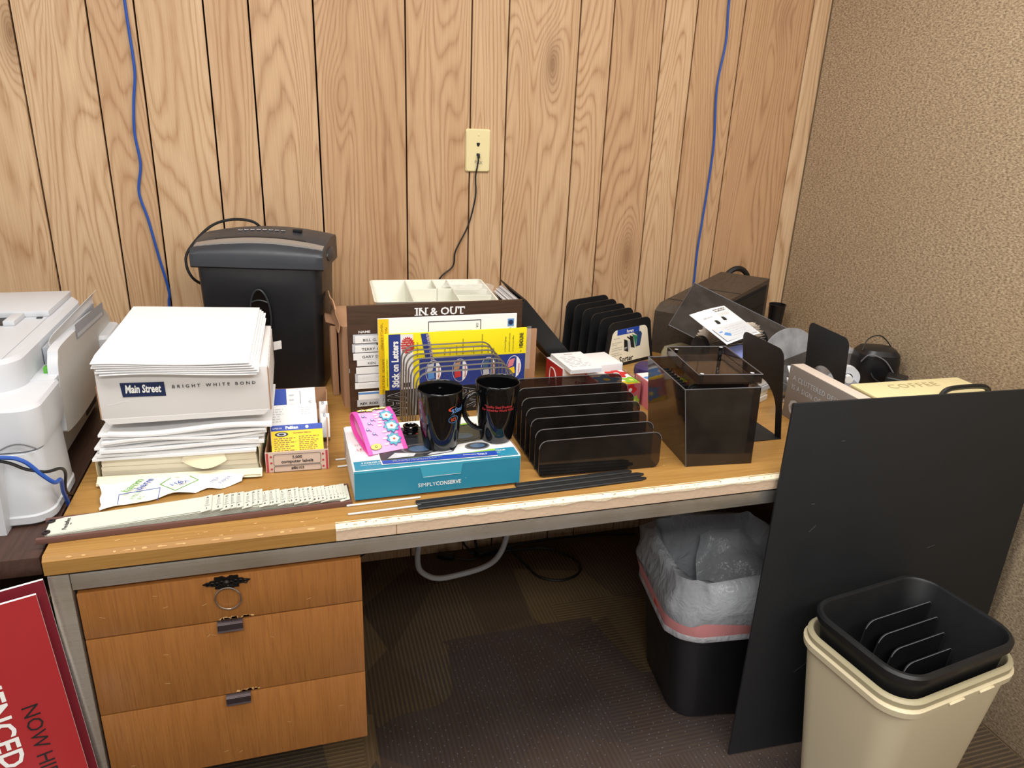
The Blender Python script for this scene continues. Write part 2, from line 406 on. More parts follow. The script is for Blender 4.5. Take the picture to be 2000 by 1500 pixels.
# ================================================================== the room
WX = 1.104                                     # face of the fabric partition
grooves = [-2.62, -2.43, -2.28, -2.03, -1.84, -1.62, -1.47, -1.36, -1.211, -1.06, -.906, -.805, -.654, -.552, -.400, -.172, .004, .105, .307, .405, .559, .660, .813, 1.042, 1.2]
m = MB(); cols = []
g = .0042
m.box2((-2.62, .012, 0), (1.25, .06, 2.6), 'groove_dark')
for a, b in zip(grooves[:-1], grooves[1:]):
    n0 = len(m.v); m.box2((a+g/2, -.0, 0), (b-g/2, .013, 2.6), 'wood_panelling', bev=.0004, seg=1)
    cols.append((n0, len(m.v), (random.random(), random.random(), random.random())))
o = m.build('wall_back'); structure(o)
at = o.data.color_attributes.new('plank', 'FLOAT_COLOR', 'POINT')
for a, b, c in cols:
    for i in range(a, b): at.data[i].color = (*c, 1)
m = MB(); m.box2((WX, -3.4, 0), (WX+.05, -.001, 2.3), 'panel_fabric', bev=.004); structure(m.build('wall_right'))
m = MB(); m.box2((WX-.0015, -.006, 0), (WX+.0, -.0005, 2.3), 'dark_trim'); structure(m.build('trim_1'))
m = MB(); m.box2((-2.7, -4.2, -.05), (1.6, .06, 0), 'carpet_tiles'); structure(m.build('floor'))
m = MB(); m.box2((-2.7, -4.2, 2.6), (1.6, .06, 2.65), 'ceiling_tile'); structure(m.build('ceiling'))

# ------------------------------------------------------------------ chair mat
m = MB()
out = catmull([(-.368, -1.9), (-.368, -.80), (-.355, -.705), (-.30, -.676), (-.215, -.668), (-.168, -.632), (-.152, -.54), (-.140, -.455), (-.125, -.437),
               (.255, -.437), (.290, -.455), (.312, -.56), (.336, -.655), (.375, -.69), (.72, -.695), (.79, -.73), (.80, -.85), (.80, -1.9)], 4)
m.prism([(p[0], p[1]) for p in out][::-1], .0025, (0, 0, .003), X, Y, 'clear_vinyl')
def inside(x, y): return -.355 < x < .78 and (y < -.70 or (-.145 < x < .31 and y < -.45))
r = 0
for iy in range(58):
    for ix in range(46):
        x = -.36+ix*.0255+(.0127 if iy % 2 else 0); y = -.455-iy*.0147
        if inside(x, y): m.lathe([(.0013, .003), (.0009, .0038), (0., .0040)], 'clear_vinyl' if random.random() < .35 else 'stud_grey', 6, (x, y, 0))  # opaque grey on most studs paints their highlights
o = m.build('chair_mat'); tag(o, 'clear studded vinyl chair mat lying on the dark carpet under the desk', 'floor mat')

# ------------------------------------------------------------------ wall plate and cables
t = thing('telephone_wall_plate', 'ivory telephone wall plate with two jacks on the wood panelling', 'wall plate', (.026, -.0005, 1.292))
m = MB(); m.loft([[(x, -y, z) for x, z in rrect(w, h, .006)] for w, h, y in ((.070, .114, 0), (.070, .114, .003), (.064, .108, .0062))], 'ivory_plate')
f = ((0, -.0062, 0), X, Z)
for z in (.042,): m.lathe([(.003, 0), (.003, .0012), (0, .0016)], 'ivory_plate', 12, (.001, -.0062, z), Matrix.Rotation(PI/2, 3, 'X'))
m.text('F', .012, (-.0095, -.0062, -.034), X, Z, 'ink_grey'); m.text('A', .0125, (-.0035, -.0062, -.035), X, Z, 'ink_grey'); m.text('X', .012, (.0045, -.0062, -.036), X, Z, 'ink_grey')
m.build('plate', t)
for z in (.0165, -.0115):
    m = MB(); m.prism([(-.0045, .0045), (-.0045, -.001), (-.0015, -.0055), (.0015, -.0055), (.0045, -.001), (.0045, .0045)], .0006, (0, -.0068, z), X, Z, 'black_plastic'); m.build('jack', t)
m = MB(); m.tube([(.026, -.0075, 1.281), (.026, -.014, 1.274), (.0235, -.012, 1.25), (.020, -.008, 1.222), (.021, -.006, 1.166), (.002, -.006, 1.088), (-.034, -.006, 1.015), (-.042, -.006, .97), (-.082, -.007, .933), (-.11, -.008, .85), (-.12, -.035, .76), (-.12, -.06, .7322)], .0021, 'black_cable', 8, k=6)
m.box2((.0235, -.016, 1.272), (.0295, -.0062, 1.284), 'printer_dark', bev=.0008)
tag(m.build('telephone_cable'), 'thin black phone cord hanging from the ivory wall plate', 'cord')
m = MB(); m.tube([(-.823, -.006, 1.9), (-.822, -.006, 1.604), (-.821, -.006, 1.54), (-.820, -.006, 1.452), (-.831, -.006, 1.383), (-.838, -.006, 1.312), (-.834, -.006, 1.24), (-.846, -.006, 1.172), (-.833, -.006, 1.103), (-.82, -.006, 1.011), (-.806, -.006, .916), (-.811, -.006, .84), (-.81, -.01, .4), (-.8, -.02, .02)], .0033, 'blue_cable', 8, k=6)
tag(m.build('network_cable'), 'blue network cable running down the panelling left of the shredder', 'cable')
m = MB(); m.tube([(.752, -.006, 1.95), (.753, -.006, 1.72), (.760, -.006, 1.614), (.749, -.006, 1.489), (.762, -.006, 1.346), (.763, -.006, 1.256), (.757, -.006, 1.101), (.753, -.006, 1.004), (.755, -.006, .913), (.755, -.007, .74), (.75, -.012, .05)], .0032, 'blue_cable', 8, k=6)
tag(m.build('network_cable'), 'blue network cable running down the panelling above the dark rosewood box', 'cable')

# ================================================================== the desk
DX0, DX1, DY0, DY1 = -.886, 1.092, -.967, -.045
t = thing('office_desk', 'worn oak double-pedestal office desk with chrome front rail', 'desk', (0, 0, 0))
m = MB(); c = .007; zb = .699
prof = [(DY0, zb), (DY1, zb), (DY1, DT), (DY0+c, DT), (DY0, DT-c)]
m.loft([[(x, y+(c if e else 0)*0, z) for y, z in prof] for x, e in ((DX0, 0), (DX1, 0))], 'desk_oak')
# worn flecks of bare wood along the front left edge
def fleck(x, y, L, W, z=DT, ux=X, uy=Y):
    k = random.randint(5, 8); pts = []
    for i in range(k):
        a = 2*PI*i/k; pts.append((L/2*math.cos(a)*random.uniform(.6, 1), W/2*math.sin(a)*random.uniform(.5, 1)))
    m.poly(pts, (x, y, z), ux, uy, 'raw_chip', .0003)
cu, cv = X, Vector((0, c, c)).normalized()
for i in range(46):
    fleck(random.uniform(-.87, -.45), DY0+c*random.uniform(.3, .8), random.uniform(.004, .022), random.uniform(.0015, .005), DT-c+c*.5, cu, cv)
for i in range(24):
    fleck(random.uniform(-.80, -.45), DY0+c+random.uniform(.002, .03), random.uniform(.003, .013), random.uniform(.001, .004))
for i in range(30):
    fleck(random.uniform(-.42, .4), random.uniform(-.93, -.80), random.uniform(.002, .007), random.uniform(.0008, .0025))
m.build('desktop', t)
# bare strip where the veneer is missing
m = MB(); xs = [-.447+i*(1.539/90) for i in range(91)]
m.box2((-.447, DY0-.0012, zb+.0005), (1.092, DY0+.002, DT-c), 'edge_substrate')
jag = [DT-.010-.004*nz((x*34, 0, 0), 1, 3)-.003*nz((x*160, 1, 0), 1, 5) for x in xs]
vs = [(x, DY0-.0022, z) for x, z in zip(xs, jag)]+[(x, DY0-.0022, DT-.006) for x in xs]+[(x, DY0+.0085+.001*nz((x*120, 3, 0)), DT+.0006) for x in xs]
N = len(xs); m.add(vs, [[r*N+i, r*N+i+1, (r+1)*N+i+1, (r+1)*N+i] for r in range(2) for i in range(N-1)], 'edge_raw_white')
for x in (-.345,): m.box2((x, DY0-.0014, zb+.001), (x+.0012, DY0-.001, DT-.010), 'cardboard_dark')
for i in range(40):
    x = random.uniform(-.44, .42); m.rect(-.0015, -.0005, random.uniform(.0005, .003), .0006, (x, DY0+.002+random.uniform(-.003, .004), DT-.003), X, cv, 'dark_trim', .0022)
o = m.build('bare_edge', t); o['label'] = 'bare cream edge strip with missing veneer'
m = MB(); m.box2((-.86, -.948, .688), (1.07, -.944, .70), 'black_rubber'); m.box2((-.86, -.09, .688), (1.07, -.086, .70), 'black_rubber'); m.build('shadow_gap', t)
m = MB(); m.box2((-.8555, -.957, .660), (1.040, -.930, .690), 'brushed_chrome', bev=.0012); o = m.build('front_rail', t); o['label'] = 'chrome front rail'
m = MB(); m.box2((-.8555, -.105, .660), (1.040, -.080, .690), 'brushed_chrome', bev=.0012); m.build('rear_rail', t)
for x0, x1 in ((-.8865, -.8565), (1.041, 1.071)):
    for y0, y1 in ((-.9578, -.930), (-.107, -.079)):
        m = MB(); m.box2((x0, y0, .0), (x1, y1, .691), 'brushed_chrome', bev=.0015)
        o = m.build('leg', t); o['label'] = 'chrome leg'
m = MB(); m.box2((-.853, -.945, .245), (-.407, -.33, .658), 'drawer_oak', bev=.001); m.box2((-.8565, -.944, .20), (-.8535, -.33, .66), 'black_rubber'); ped = m.build('pedestal', t)
zs = [(.652, .5640), (.5615, .4055), (.403, .2470)]
for k, (zt, zbm) in enumerate(zs):
    m = MB(); m.box2((-.8515, -.958, zbm), (-.4065, -.944, zt), 'drawer_oak', bev=.0012)
    if k < 2:   # chipped veneer above each pull
        for i in range(10):
            x = -.625+random.uniform(-.02, .03); m.poly([(random.uniform(-.008, -.003), 0), (random.uniform(.003, .008), 0), (random.uniform(0, .006), random.uniform(.002, .006)), (random.uniform(-.006, 0), random.uniform(.002, .006))], (x, -.958, zbm+.0012), X, Z, 'raw_chip', .0003)
    for i in range(5):
        x, z = random.uniform(-.83, -.43), random.uniform(zbm+.02, zt-.02); a = random.uniform(-.6, .9)
        m.rect(-.004, -.0003, .004, .0004, (x, -.958, z), (math.cos(a), 0, math.sin(a)), (-math.sin(a), 0, math.cos(a)), 'raw_chip', .0003)
    d = m.build('drawer', t)
    if k > 0:
        xh = -.630; zz = zt
        m = MB(); m.loft([[(xh-.0205, y, z), (xh+.0205, y, z), (xh+.0205, y-.0015, z-.0012), (xh-.0205, y-.0015, z-.0012)] for y, z in ((-.944, zz+.0018), (-.9585, zz+.0022), (-.9645, zz-.001), (-.9665, zz-.0105), (-.9690, zz-.0125))], 'dark_metal')
        m.build('pull', d)
    else:
        E = MB(); zc = .6405
        pts = []
        for i in range(60):
            a = 2*PI*i/60; rr = 1+.16*math.cos(6*a)+.08*math.cos(14*a); pts.append((.029*math.cos(a)*rr*(.9 if abs(math.sin(a)) > .6 else 1.05), .0115*math.sin(a)*rr))
        E.prism(pts, .003, (-.6285, -.9605, zc), X, Z, 'antique_black')
        for i in range(9):
            x = -.6285+(i-4)*.0074; E.tube([(x+.0035*math.cos(q), -.9612-.0006*abs(math.sin(q)), zc+.0035*math.sin(q)+.001*math.cos(i*2)) for q in [2*PI*j/10 for j in range(10)]], .0011, 'antique_black', 5, closed=True)
        E.lathe([(.006, 0), (.006, .003), (.003, .006), (0, .0065)], 'antique_black', 14, (-.6285, -.9605, zc), Matrix.Rotation(PI/2, 3, 'X'))
        E.build('escutcheon', d)
        R = MB(); R.tube([(-.6285+.0205*math.cos(a), -.9635-.002*math.cos(a), .6105+.0215*math.sin(a)) for a in [2*PI*j/40 for j in range(40)]], .0016, 'ring_metal', 8, closed=True); R.build('ring_pull', d)
m = MB(); m.box2((.705, -.945, .10), (1.036, -.33, .658), 'walnut_and_shade', bev=.001); m.build('pedestal', t)  # right pedestal: dark walnut puts the underdesk shade into its colour

# ------------------------------------------------------------------ dark stand on the left, printer on it
t = thing('printer_stand', 'dark walnut laminate stand left of the oak desk, under the white printer', 'stand', (-1.45, -.5, 0))
m = MB(); m.box2((-.55, -.445, .688), (.5545, .42, .72), 'walnut_and_shade', bev=.0015); m.build('top', t)
for x in (-.54, .50):
    m = MB(); m.box2((x, -.02 if x > 0 else -.43, 0), (x+.02, .41, .688), 'walnut_and_shade', bev=.001); m.build('side_panel', t)
m = MB(); m.box2((-.52, .39, .08), (.50, .405, .688), 'walnut_and_shade'); m.build('back_panel', t)

t = thing('laser_printer', 'bulky white office printer with side paper tray on the dark stand', 'printer', (0, 0, .7202))
def body(m, secs, mat, r=.035):
    """stack of rounded rectangles (x0,x1,y0,y1,z,r)"""
    rings = []
    for x0, x1, y0, y1, z, rr in secs: rings.append([(px, py, z) for px, py in rrect(x1-x0, y1-y0, rr, 6, (x0+x1)/2, (y0+y1)/2)])
    m.loft(rings, mat)
m = MB(); body(m, [(-1.38, -.905, -.838, -.672, 0, .03), (-1.382, -.899, -.846, -.670, .006, .035), (-1.382, -.899, -.846, -.670, .018, .035), (-1.380, -.902, -.842, -.670, .020, .033), (-1.376, -.906, -.832, -.670, .125, .03)], 'printer_white')
m.build('paper_drawer', t)
m = MB()   # scalloped front step in front of the drawer
m.prism([(-1.38, 0), (-.962, 0), (-.957, .12), (-.985, .128), (-1.02, .142), (-1.38, .142)], .045, (0, -.866, 0), X, Z, 'printer_white'); m.build('front_skirt', t)
m = MB(); body(m, [(-1.376, -.903, -.826, -.660, .128, .03), (-1.376, -.899, -.828, -.660, .150, .03), (-1.376, -.900, -.822, -.660, .196, .03), (-1.374, -.904, -.812, -.660, .201, .026)], 'printer_white')
cv_ = [(-.9055, -.80+i*.011, .150+.030*(.5-.5*math.cos(PI*min(1, max(0, (i-2)/12))))) for i in range(15)]
m.tube(cv_, .0011, 'printer_shade', 5)
m.tube([(-.905-i*.006, -.829-.0002*i, .132+.012*math.sin(i*.32)) for i in range(24)], .0012, 'ink_grey', 5)
m.build('lower_body', t)
m = MB(); m.box2((-1.36, -.68, .012), (-.938, -.28, .20), 'printer_side', bev=.006); m.box2((-1.36, -.66, .0), (-.95, -.29, .013), 'printer_dark'); m.rect(-.42, .022, -.33, .062, (-.938, 0, 0), Y, Z, 'printer_dark', .0008); m.scribble(-.41, .026, -.34, .058, 4, (-.938, 0, 0), Y, Z, 'ink_grey', .0012, .4); m.build('rear_base', t)
m = MB()   # upper housing with a big rounded front corner
body(m, [(-1.374, -.944, -.745, -.262, .196, .05), (-1.374, -.944, -.742, -.262, .235, .05), (-1.374, -.945, -.738, -.262, .247, .048), (-1.37, -.952, -.730, -.266, .254, .044)], 'printer_white')
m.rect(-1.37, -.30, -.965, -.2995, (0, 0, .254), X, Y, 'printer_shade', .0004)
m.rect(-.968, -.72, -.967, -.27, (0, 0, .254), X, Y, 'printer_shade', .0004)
m.build('upper_housing', t)
m = MB(); m.box2((-1.36, -.505, .2542), (-1.03, -.452, .2560), 'printer_dark'); m.build('output_slot', t)
m = MB(); m.box2((-1.37, -.447, .2540), (-.965, -.27, .266), 'printer_white', bev=.003)
m.box2((-1.028, -.51, .2540), (-1.008, -.447, .264), 'printer_white', bev=.002); m.box2((-.985, -.46, .2541), (-.975, -.452, .2560), 'printer_dark'); m.build('scanner_lid', t)
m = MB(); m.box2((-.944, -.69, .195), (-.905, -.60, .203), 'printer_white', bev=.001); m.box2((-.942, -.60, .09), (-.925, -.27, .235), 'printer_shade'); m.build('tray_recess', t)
m = MB()   # fold-down side tray, closed against the right side
pan = catmull([(-.672, .115), (-.664, .20), (-.650, .232), (-.622, .245), (-.45, .240), (-.300, .228), (-.258, .212), (-.236, .185), (-.238, .13), (-.30, .105), (-.48, .082), (-.655, .090)], 4, True)
m.prism(pan, .017, (-.9045, 0, 0), Y, Z, 'printer_side', 'printer_white'); m.rect(-.52, .196, -.285, .226, (-.9045, 0, 0), (0, 1, -.055), Z, 'printer_shade', .0006)
m.rect(-.515, .199, -.30, .207, (-.9042, 0, 0), (0, 1, -.055), Z, 'printer_white', .0009)
m.build('side_tray', t)
m = MB(); m.box2((-.931, -.655, .190), (-.921, -.638, .214), 'clip_green', bev=.002); o = m.build('release_clip', t); o['label'] = 'green release clip'
m = MB(); m.grid(lambda u, v: (-.928-.012*(1-v)*0+.010*v-.006*math.sin(v*3), -.600+u*.345, .232+.030*v), 8, 4, 'paper_white', .0006); m.build('paper_guide', t)
m = MB(); body(m, [(-.96, -.882, -.36, -.235, .10, .02), (-.96, -.880, -.36, -.235, .175, .022), (-.955, -.885, -.355, -.24, .183, .02)], 'printer_white'); m.build('rear_bump', t)
m = MB(); m.tube([(-1.05, -.885, .875), (-.948, -.874, .863), (-.915, -.874, .854), (-.894, -.872, .827), (-.880, -.866, .808), (-.878, -.842, .80), (-.886, -.815, .765), (-.890, -.79, .73), (-.890, -.77, .66), (-.890, -.76, .56)], .0034, 'blue_cable', 8, k=6)
tag(m.build('network_cable'), 'blue network cable draped across the lower front of the white printer', 'cable')
m = MB(); m.tube([(-1.05, -.882, .870), (-.952, -.872, .857), (-.913, -.872, .838), (-.888, -.868, .829), (-.874, -.845, .822), (-.876, -.82, .80), (-.888, -.795, .755), (-.890, -.74, .70), (-.890, -.72, .56)], .0026, 'black_cable', 8, k=6)
tag(m.build('mains_cable'), 'black cord draped over the blue cable on the white printer front', 'cord')

# ------------------------------------------------------------------ below the stand: box, bin, red boards
t = thing('cardboard_box', 'brown cardboard box under the dark stand behind the red boards', 'box', (-1.10, -.72, 0))
m = MB(); m.box2((-.15, -.13, 0), (.165, .13, .52), 'cardboard_dark', bev=.002); m.build('body', t)
m = MB(); m.box((.166, -.06, .535), (.003, .14, .05), 'cardboard', R=Euler((0, -.25, 0)).to_matrix()); m.build('flap', t)

def bin_shell(m, w, d, h, tw, td, r, mat, th=.0025, lip=.008, lipz=.014, n=6):
    R = lambda W, D, rr, z: [(x, y, z) for x, y in rrect(W, D, rr, n)]
    m.loft([R(tw, td, r*.8, 0), R(tw+.004, td+.004, r*.85, .006), R(w, d, r, h-lipz), R(w+lip*2, d+lip*2, r+lip, h-lipz+.002), R(w+lip*2+.002, d+lip*2+.002, r+lip, h-.005), R(w+lip*1.4, d+lip*1.4, r+lip*.8, h), R(w, d, r, h), R(w-th*2, d-th*2, r, h-.004), R(tw-th*2, td-th*2, r*.8, .006)], mat, True, True)
t = thing('waste_bin', 'black waste bin with white liner holding the red boards', 'waste bin', (-1.075, -1.03, 0), D2R(8))
m = MB(); bin_shell(m, .30, .22, .33, .25, .18, .05, 'bin_black'); m.build('shell', t)
m = MB(); A = rrect(.325, .245, .06, 8); k = len(A)
def linring(sc, z, amp, sd): return [(x*sc+amp*nz((x*30, y*30, z*20), 1, sd), y*sc+amp*nz((x*30+9, y*30, z*20), 1, sd), z+amp*1.2*nz((x*25, y*25, 5), 1, sd)) for x, y in A]
m.loft([linring(1.10, .20, .012, 1), linring(1.10, .27, .012, 2), linring(1.07, .325, .010, 3), linring(1.02, .352, .008, 4), linring(.92, .350, .006, 5), linring(.84, .30, .008, 6), linring(.78, .10, .006, 7)], 'bin_liner_white', False, True)
o = m.build('liner', t, 60); o['label'] = 'white crumpled liner'
def red_sheet(name, label, o, ux, uy, w, h, mat, words):
    t = thing(name, label, 'sign board', o, 0); ux = Vector(ux).normalized(); uy = Vector(uy).normalized()
    m = MB(); m.prism([(-w, -h), (0, -h), (0, 0), (-w, 0)], .005, (0, 0, 0), ux, uy, mat, 'foam_white', mat); p = m.build('panel', t)
    if words:
        m = MB(); dn, rt = -uy, ux     # lettering reads downwards
        m.text('EXPERIENCED', .044, ux*-.105-uy*.006, dn, rt, 'ink_white', bold=.022, lift=.0008); m.build('lettering', t)
        m = MB(); m.text('NOW HIRING', .032, ux*-.060-uy*.182, dn, rt, 'ink_black', lift=.0008); m.build('lettering', t)
    return t
red_sheet('sign_board', 'red foam sign board lettered in white and black, nearest the camera', (-.8935, -.992, .684), (1, .30, .03), (-.075, .05, 1), .36, .56, 'red_board', True)
red_sheet('sign_board', 'dark red foam board standing just behind the lettered red sign', (-.8905, -.963, .690), (1, .30, .03), (-.065, .03, 1), .36, .56, 'red_board_back', False)
# ================================================================== left part of the desk
# ---- cross-cut shredder (front-bottom centre at origin, faces -y)
t = thing('paper_shredder', 'tall black paper shredder standing behind the white paper carton', 'shredder', (-.566, -.287, DT), D2R(-14))
def rr3(w, d, r, z, yc, xc=0., n=6): return [(x, y, z) for x, y in rrect(w, d, r, n, xc, yc)]
m = MB(); m.loft([rr3(.266, .15, .022, 0, .078), rr3(.270, .152, .022, .004, .078), rr3(.288, .166, .022, .295, .080), rr3(.290, .168, .022, .310, .081)], 'shredder_plastic'); m.build('basket', t)
m = MB()
def lidring(x, k):
    a = .016*(1-(x/.15)**2); s = 1-.0*k
    return [(x, -.004, .300), (x, -.009, .304), (x, -.009, .332), (x, .000, .342+a*.2), (x, .020, .346+a), (x, .030, .350+a), (x, .050, .356+a), (x, .105, .364+a), (x, .160, .360+a), (x, .170, .350), (x, .170, .300)]
m.loft([lidring(-.152+.304*i/16, 0) for i in range(17)], 'shredder_lid')
m.build('lid', t, 40)
m = MB(); xs = [-.148+.296*i/24 for i in range(25)]
def topz(x, y): a = .016*(1-(x/.15)**2); return .347+a+(y-.020)*.24
m.loft([[(x, .0135, topz(x, .0135)-.004), (x, .0135, topz(x, .0135)+.0012), (x, .034, topz(x, .034)+.0012), (x, .034, topz(x, .034)-.004)] for x in xs], 'silver_plastic'); m.build('trim_band', t)
m = MB(); m.loft([[(x, .036, topz(x, .036)-.001), (x, .036, topz(x, .036)+.0022), (x, .042, topz(x, .042)+.002), (x, .042, topz(x, .042)-.001)] for x in [-.105+.21*i/16 for i in range(17)]], 'printer_dark'); m.build('feed_slot', t)
m = MB()
for i in range(8):
    x = -.060+i*.0145; z = topz(x, .085); m.lathe([(.0052, 0), (.0052, .0008), (0, .0009)], 'ink_lightgrey', 16, (x, .085, z-.0005)); m.lathe([(.0034, .0009), (0, .0011)], 'shredder_lid', 12, (x+.0006, .085, z-.0005))
m.box((.075, .090, topz(.075, .09)+.002), (.022, .012, .008), 'black_plastic', bev=.002); m.build('icon_row', t)
for s in (-1, 1):
    m = MB(); m.loft([[(s*(.150+q), .078+yy*sc, .326+zz*sc) for yy, zz in [(.04*math.cos(a), .017*math.sin(a)) for a in [2*PI*j/20 for j in range(20)]]] for q, sc in ((-.004, 1), (.004, .95), (.009, .6), (.011, .1))], 'shredder_lid'); m.build('handle', t)
m = MB(); el = [(.023*math.cos(a), .062*math.sin(a)) for a in [2*PI*j/36 for j in range(36)]]
yw = lambda z: -.0035-.0000*z
tilt = Vector((0, -.0155/.3, 1)).normalized()
m.prism(el, .003, (.000, -.0095, .190), X, tilt, 'black_gloss'); m.tube([Vector((.000, -.0100, .190))+X*x*1.03+tilt*y*1.03 for x, y in el], .0022, 'shredder_lid', 6, closed=True)
m.tube([Vector((.000, -.0105, .190))+X*x+tilt*(.032+.006*(1-(x/.02)**2)) for x in [-.019+.038*i/8 for i in range(9)]], .0018, 'shredder_lid', 6); m.build('viewing_window', t)
m = MB(); m.tube([(-.03, .165, .365), (-.05, .155, .386), (-.10, .15, .390), (-.15, .135, .372), (-.196, .11, .32), (-.203, .10, .285), (-.19, .10, .25), (-.165, .12, .225), (-.15, .14, .2), (-.14, .18, .1)], .0036, 'black_cable', 8, k=6); o = m.build('mains_cord', t)

# ---- cream ream in a torn wrapper
t = thing('wrapped_ream', 'cream paper ream in torn printed wrapper, at the bottom of the stacked white paper', 'paper ream', (-.853, -.731, DT), D2R(-4.5))
m = MB()
for k in range(5): m.box2((.004+.001*k, .006+.0012*(k % 2), .003+k*.0094), (.279-.001*k, .222, .003+(k+1)*.0094-.0004), 'paper_cream', bev=.0004, seg=1)
m.build('paper_block', t)
m = MB()   # wrapper: side walls and a ragged front lip
m.grid(lambda u, v: (.2805+.003*nz((u*4, v*3, 1), 1, 2)+.002, .002+u*.222, .001+v*(.058+.006*nz((u*9, 0, 0), 1, 4))), 14, 5, 'wrapper_cream', .0006)
m.grid(lambda u, v: (-.001+.003*nz((u*4, v*3, 1), 1, 7), .003+(1-u)*.222, .001+v*(.045+.004*nz((u*9, 0, 0), 1, 8))), 14, 4, 'wrapper_cream', .0006)
m.grid(lambda u, v: (.0+u*.284, .002-.016*v+.004*v*nz((u*11, 0, 3), 1, 5), .0015+.012*v+v*.009*nz((u*7, 1, 0), 1, 6)-.006*v*v), 40, 4, 'wrapper_cream', .0006)
m.grid(lambda u, v: (.150+u*.070+.010*v*(u-.5), -.001-.008*v*math.sin(u*2.6), .050-v*(.012+.014*math.sin(u*PI))), 12, 4, 'wrapper_cream', .0005)
m.grid(lambda u, v: (u*.286, -.001-.020*v*(.55+.45*math.sin(u*2.6+.4))-.004*v*nz((u*13, 0, 1), 1, 3), .016-.013*v+.004*v*nz((u*9, 2, 0), 1, 8)+.003*math.sin(u*9)*v), 44, 5, 'wrapper_cream', .0005)
fx, fy = (0, .97, .2), (0, -.2, .97)
m.text('HAMMER', .018, (.2855, .03, .012), fx, fy, 'ink_blue', bold=.01, lift=.002); m.text('MILL', .018, (.2855, .05, .032), fx, fy, 'ink_green', bold=.01, lift=.002); m.text('PAPERS', .010, (.2855, .10, .03), fx, fy, 'navy_print', lift=.002)
m.build('wrapper', t)
m = MB()   # loose flap of the wrapper lying in front
def flap(u, v):
    x = .002+u*.25+v*.042*(1-u)*(1-.3*v)+.004*nz((u*5, v*5, 2), 1, 6); y = -.004-v*(.100-.075*u+.014*nz((u*7, 2, 0), 1, 1)); e = min(u, 1-u)*2
    return (x, y, .003+.010*abs(nz((u*5, v*4, 0), 1, 11))+.006*(1-v)*math.sin(u*PI)+.004*math.sin(v*PI*1.2))
m.grid(flap, 26, 14, 'wrapper_inside', .0006)
def on(x, y): return Vector((x, y, .0150))
tx, ty = Vector((.35, .93, 0)), Vector((-.93, .35, 0))
m.text('hamm', .020, on(.066, -.068), tx, ty, 'ink_green', bold=.012, lift=.001); m.text('berm', .020, on(.086, -.062), tx, ty, 'ink_blue', bold=.012, lift=.001)
m.text('RMILL', .011, on(.083, -.095), (.2, .98, 0), (-.98, .2, 0), 'ink_green', lift=.001); m.text('RS', .012, on(.097, -.098), (.2, .98, 0), (-.98, .2, 0), 'ink_green', lift=.001)
for a, b in (((.055, -.075), (.118, -.058)), ((.118, -.058), (.124, -.105)), ((.055, -.075), (.062, -.11))): m.tube([on(*a)+Z*.001, on(*b)+Z*.001], .0007, 'ink_blue', 4)
m.text('HA', .017, on(.137, -.055), (.75, .66, 0), (-.66, .75, 0), 'ink_blue', lift=.001); m.text('PA', .014, on(.152, -.050), (.75, .66, 0), (-.66, .75, 0), 'ink_blue', lift=.001)
for a, b in (((.115, -.045), (.146, -.072)), ((.146, -.072), (.178, -.036)), ((.178, -.036), (.16, -.018)), ((.115, -.045), (.128, -.022))): m.tube([on(*a)+Z*.001, on(*b)+Z*.001], .0007, 'ink_green', 4)
m.text('MER', .011, on(.205, -.050), (.5, .86, 0), (-.86, .5, 0), 'ink_blue', lift=.001); m.text('PAPER', .011, on(.220, -.056), (.5, .86, 0), (-.86, .5, 0), 'ink_blue', lift=.001)
o = m.build('torn_flap', t); o['label'] = 'torn printed wrapper flap'

# ---- loose white sheets
t = thing('paper_stack', 'uneven stack of loose white sheets between cream ream and white carton', 'paper stack', (-.848, -.734, DT+.0505), D2R(-2.0))
z = 0.
for k in range(10):
    h = (.0055, .006, .0045, .006, .005, .0065, .005, .0045, .005, .0045)[k]; dx = (-.008, -.004, .0, .003, -.003, .004, .008, .012, .002, .020)[k]; a = (-.02, .012, -.01, .02, -.015, .01, .025, -.02, .03, .012)[k]; zz = z
    ca, sa = math.cos(a), math.sin(a)
    def sh(u, v, top=True):
        x = (u-.5)*.279; y = (v-.5)*.216; w = .0035*nz((u*2.2, v*2, k), 1, 3)+.0025*(1-v)*math.sin(u*7+k)
        return (.143+dx+x*ca-y*sa, .108+(k % 3)*.004-.010+x*sa+y*ca, zz+h+w*min(1, .35+k*.09))
    m = MB(); m.grid(sh, 14, 6, 'paper_white', h*.86); m.build('sheet', t); z += h
PSZ = z

# ---- white carton of bond paper
t = thing('paper_carton', 'white bond paper carton with navy brand label, below the loose white pages', 'carton', (-.829, -.738, DT+.1215), D2R(-.5))
m = MB(); W_, D_, H_ = .284, .272, .098
n0 = len(m.v); m.box2((0, 0, .006), (W_, D_, H_), 'carton_white', bev=.0015)
m.prism([(.002, .008), (W_-.002, .008), (W_-.012, -.002), (.010, -.002)], .002, (0, -.0008, 0), X, Z, 'carton_white'); m.box2((.004, -.0004, .0065), (W_-.004, .002, .0078), 'carton_edge')
m.tube([(W_+.0006, .0, .008), (W_+.0006, .0004, H_-.002)], .0013, 'carton_edge', 6); m.tube([(-.0006, .0, .008), (-.0006, .0004, H_-.03)], .0010, 'carton_edge', 6)
F = ((0, -.0002, 0), X, Z)
m.poly([(.037, .073), (.039, .047), (.109, .0465), (.108, .073)], *F, 'navy_print', .0006)
m.text('Main Street', .0205, (.044, -.0002, .0545), X, (.06, 0, 1), 'ink_white', bold=.03, lift=.0011, sx=.60)
m.text('BRIGHT WHITE BOND', .0088, (.120, -.0002, .0600), (1, 0, .018), Z, 'ink_grey', lift=.0006, spacing=1.75, bold=.012)
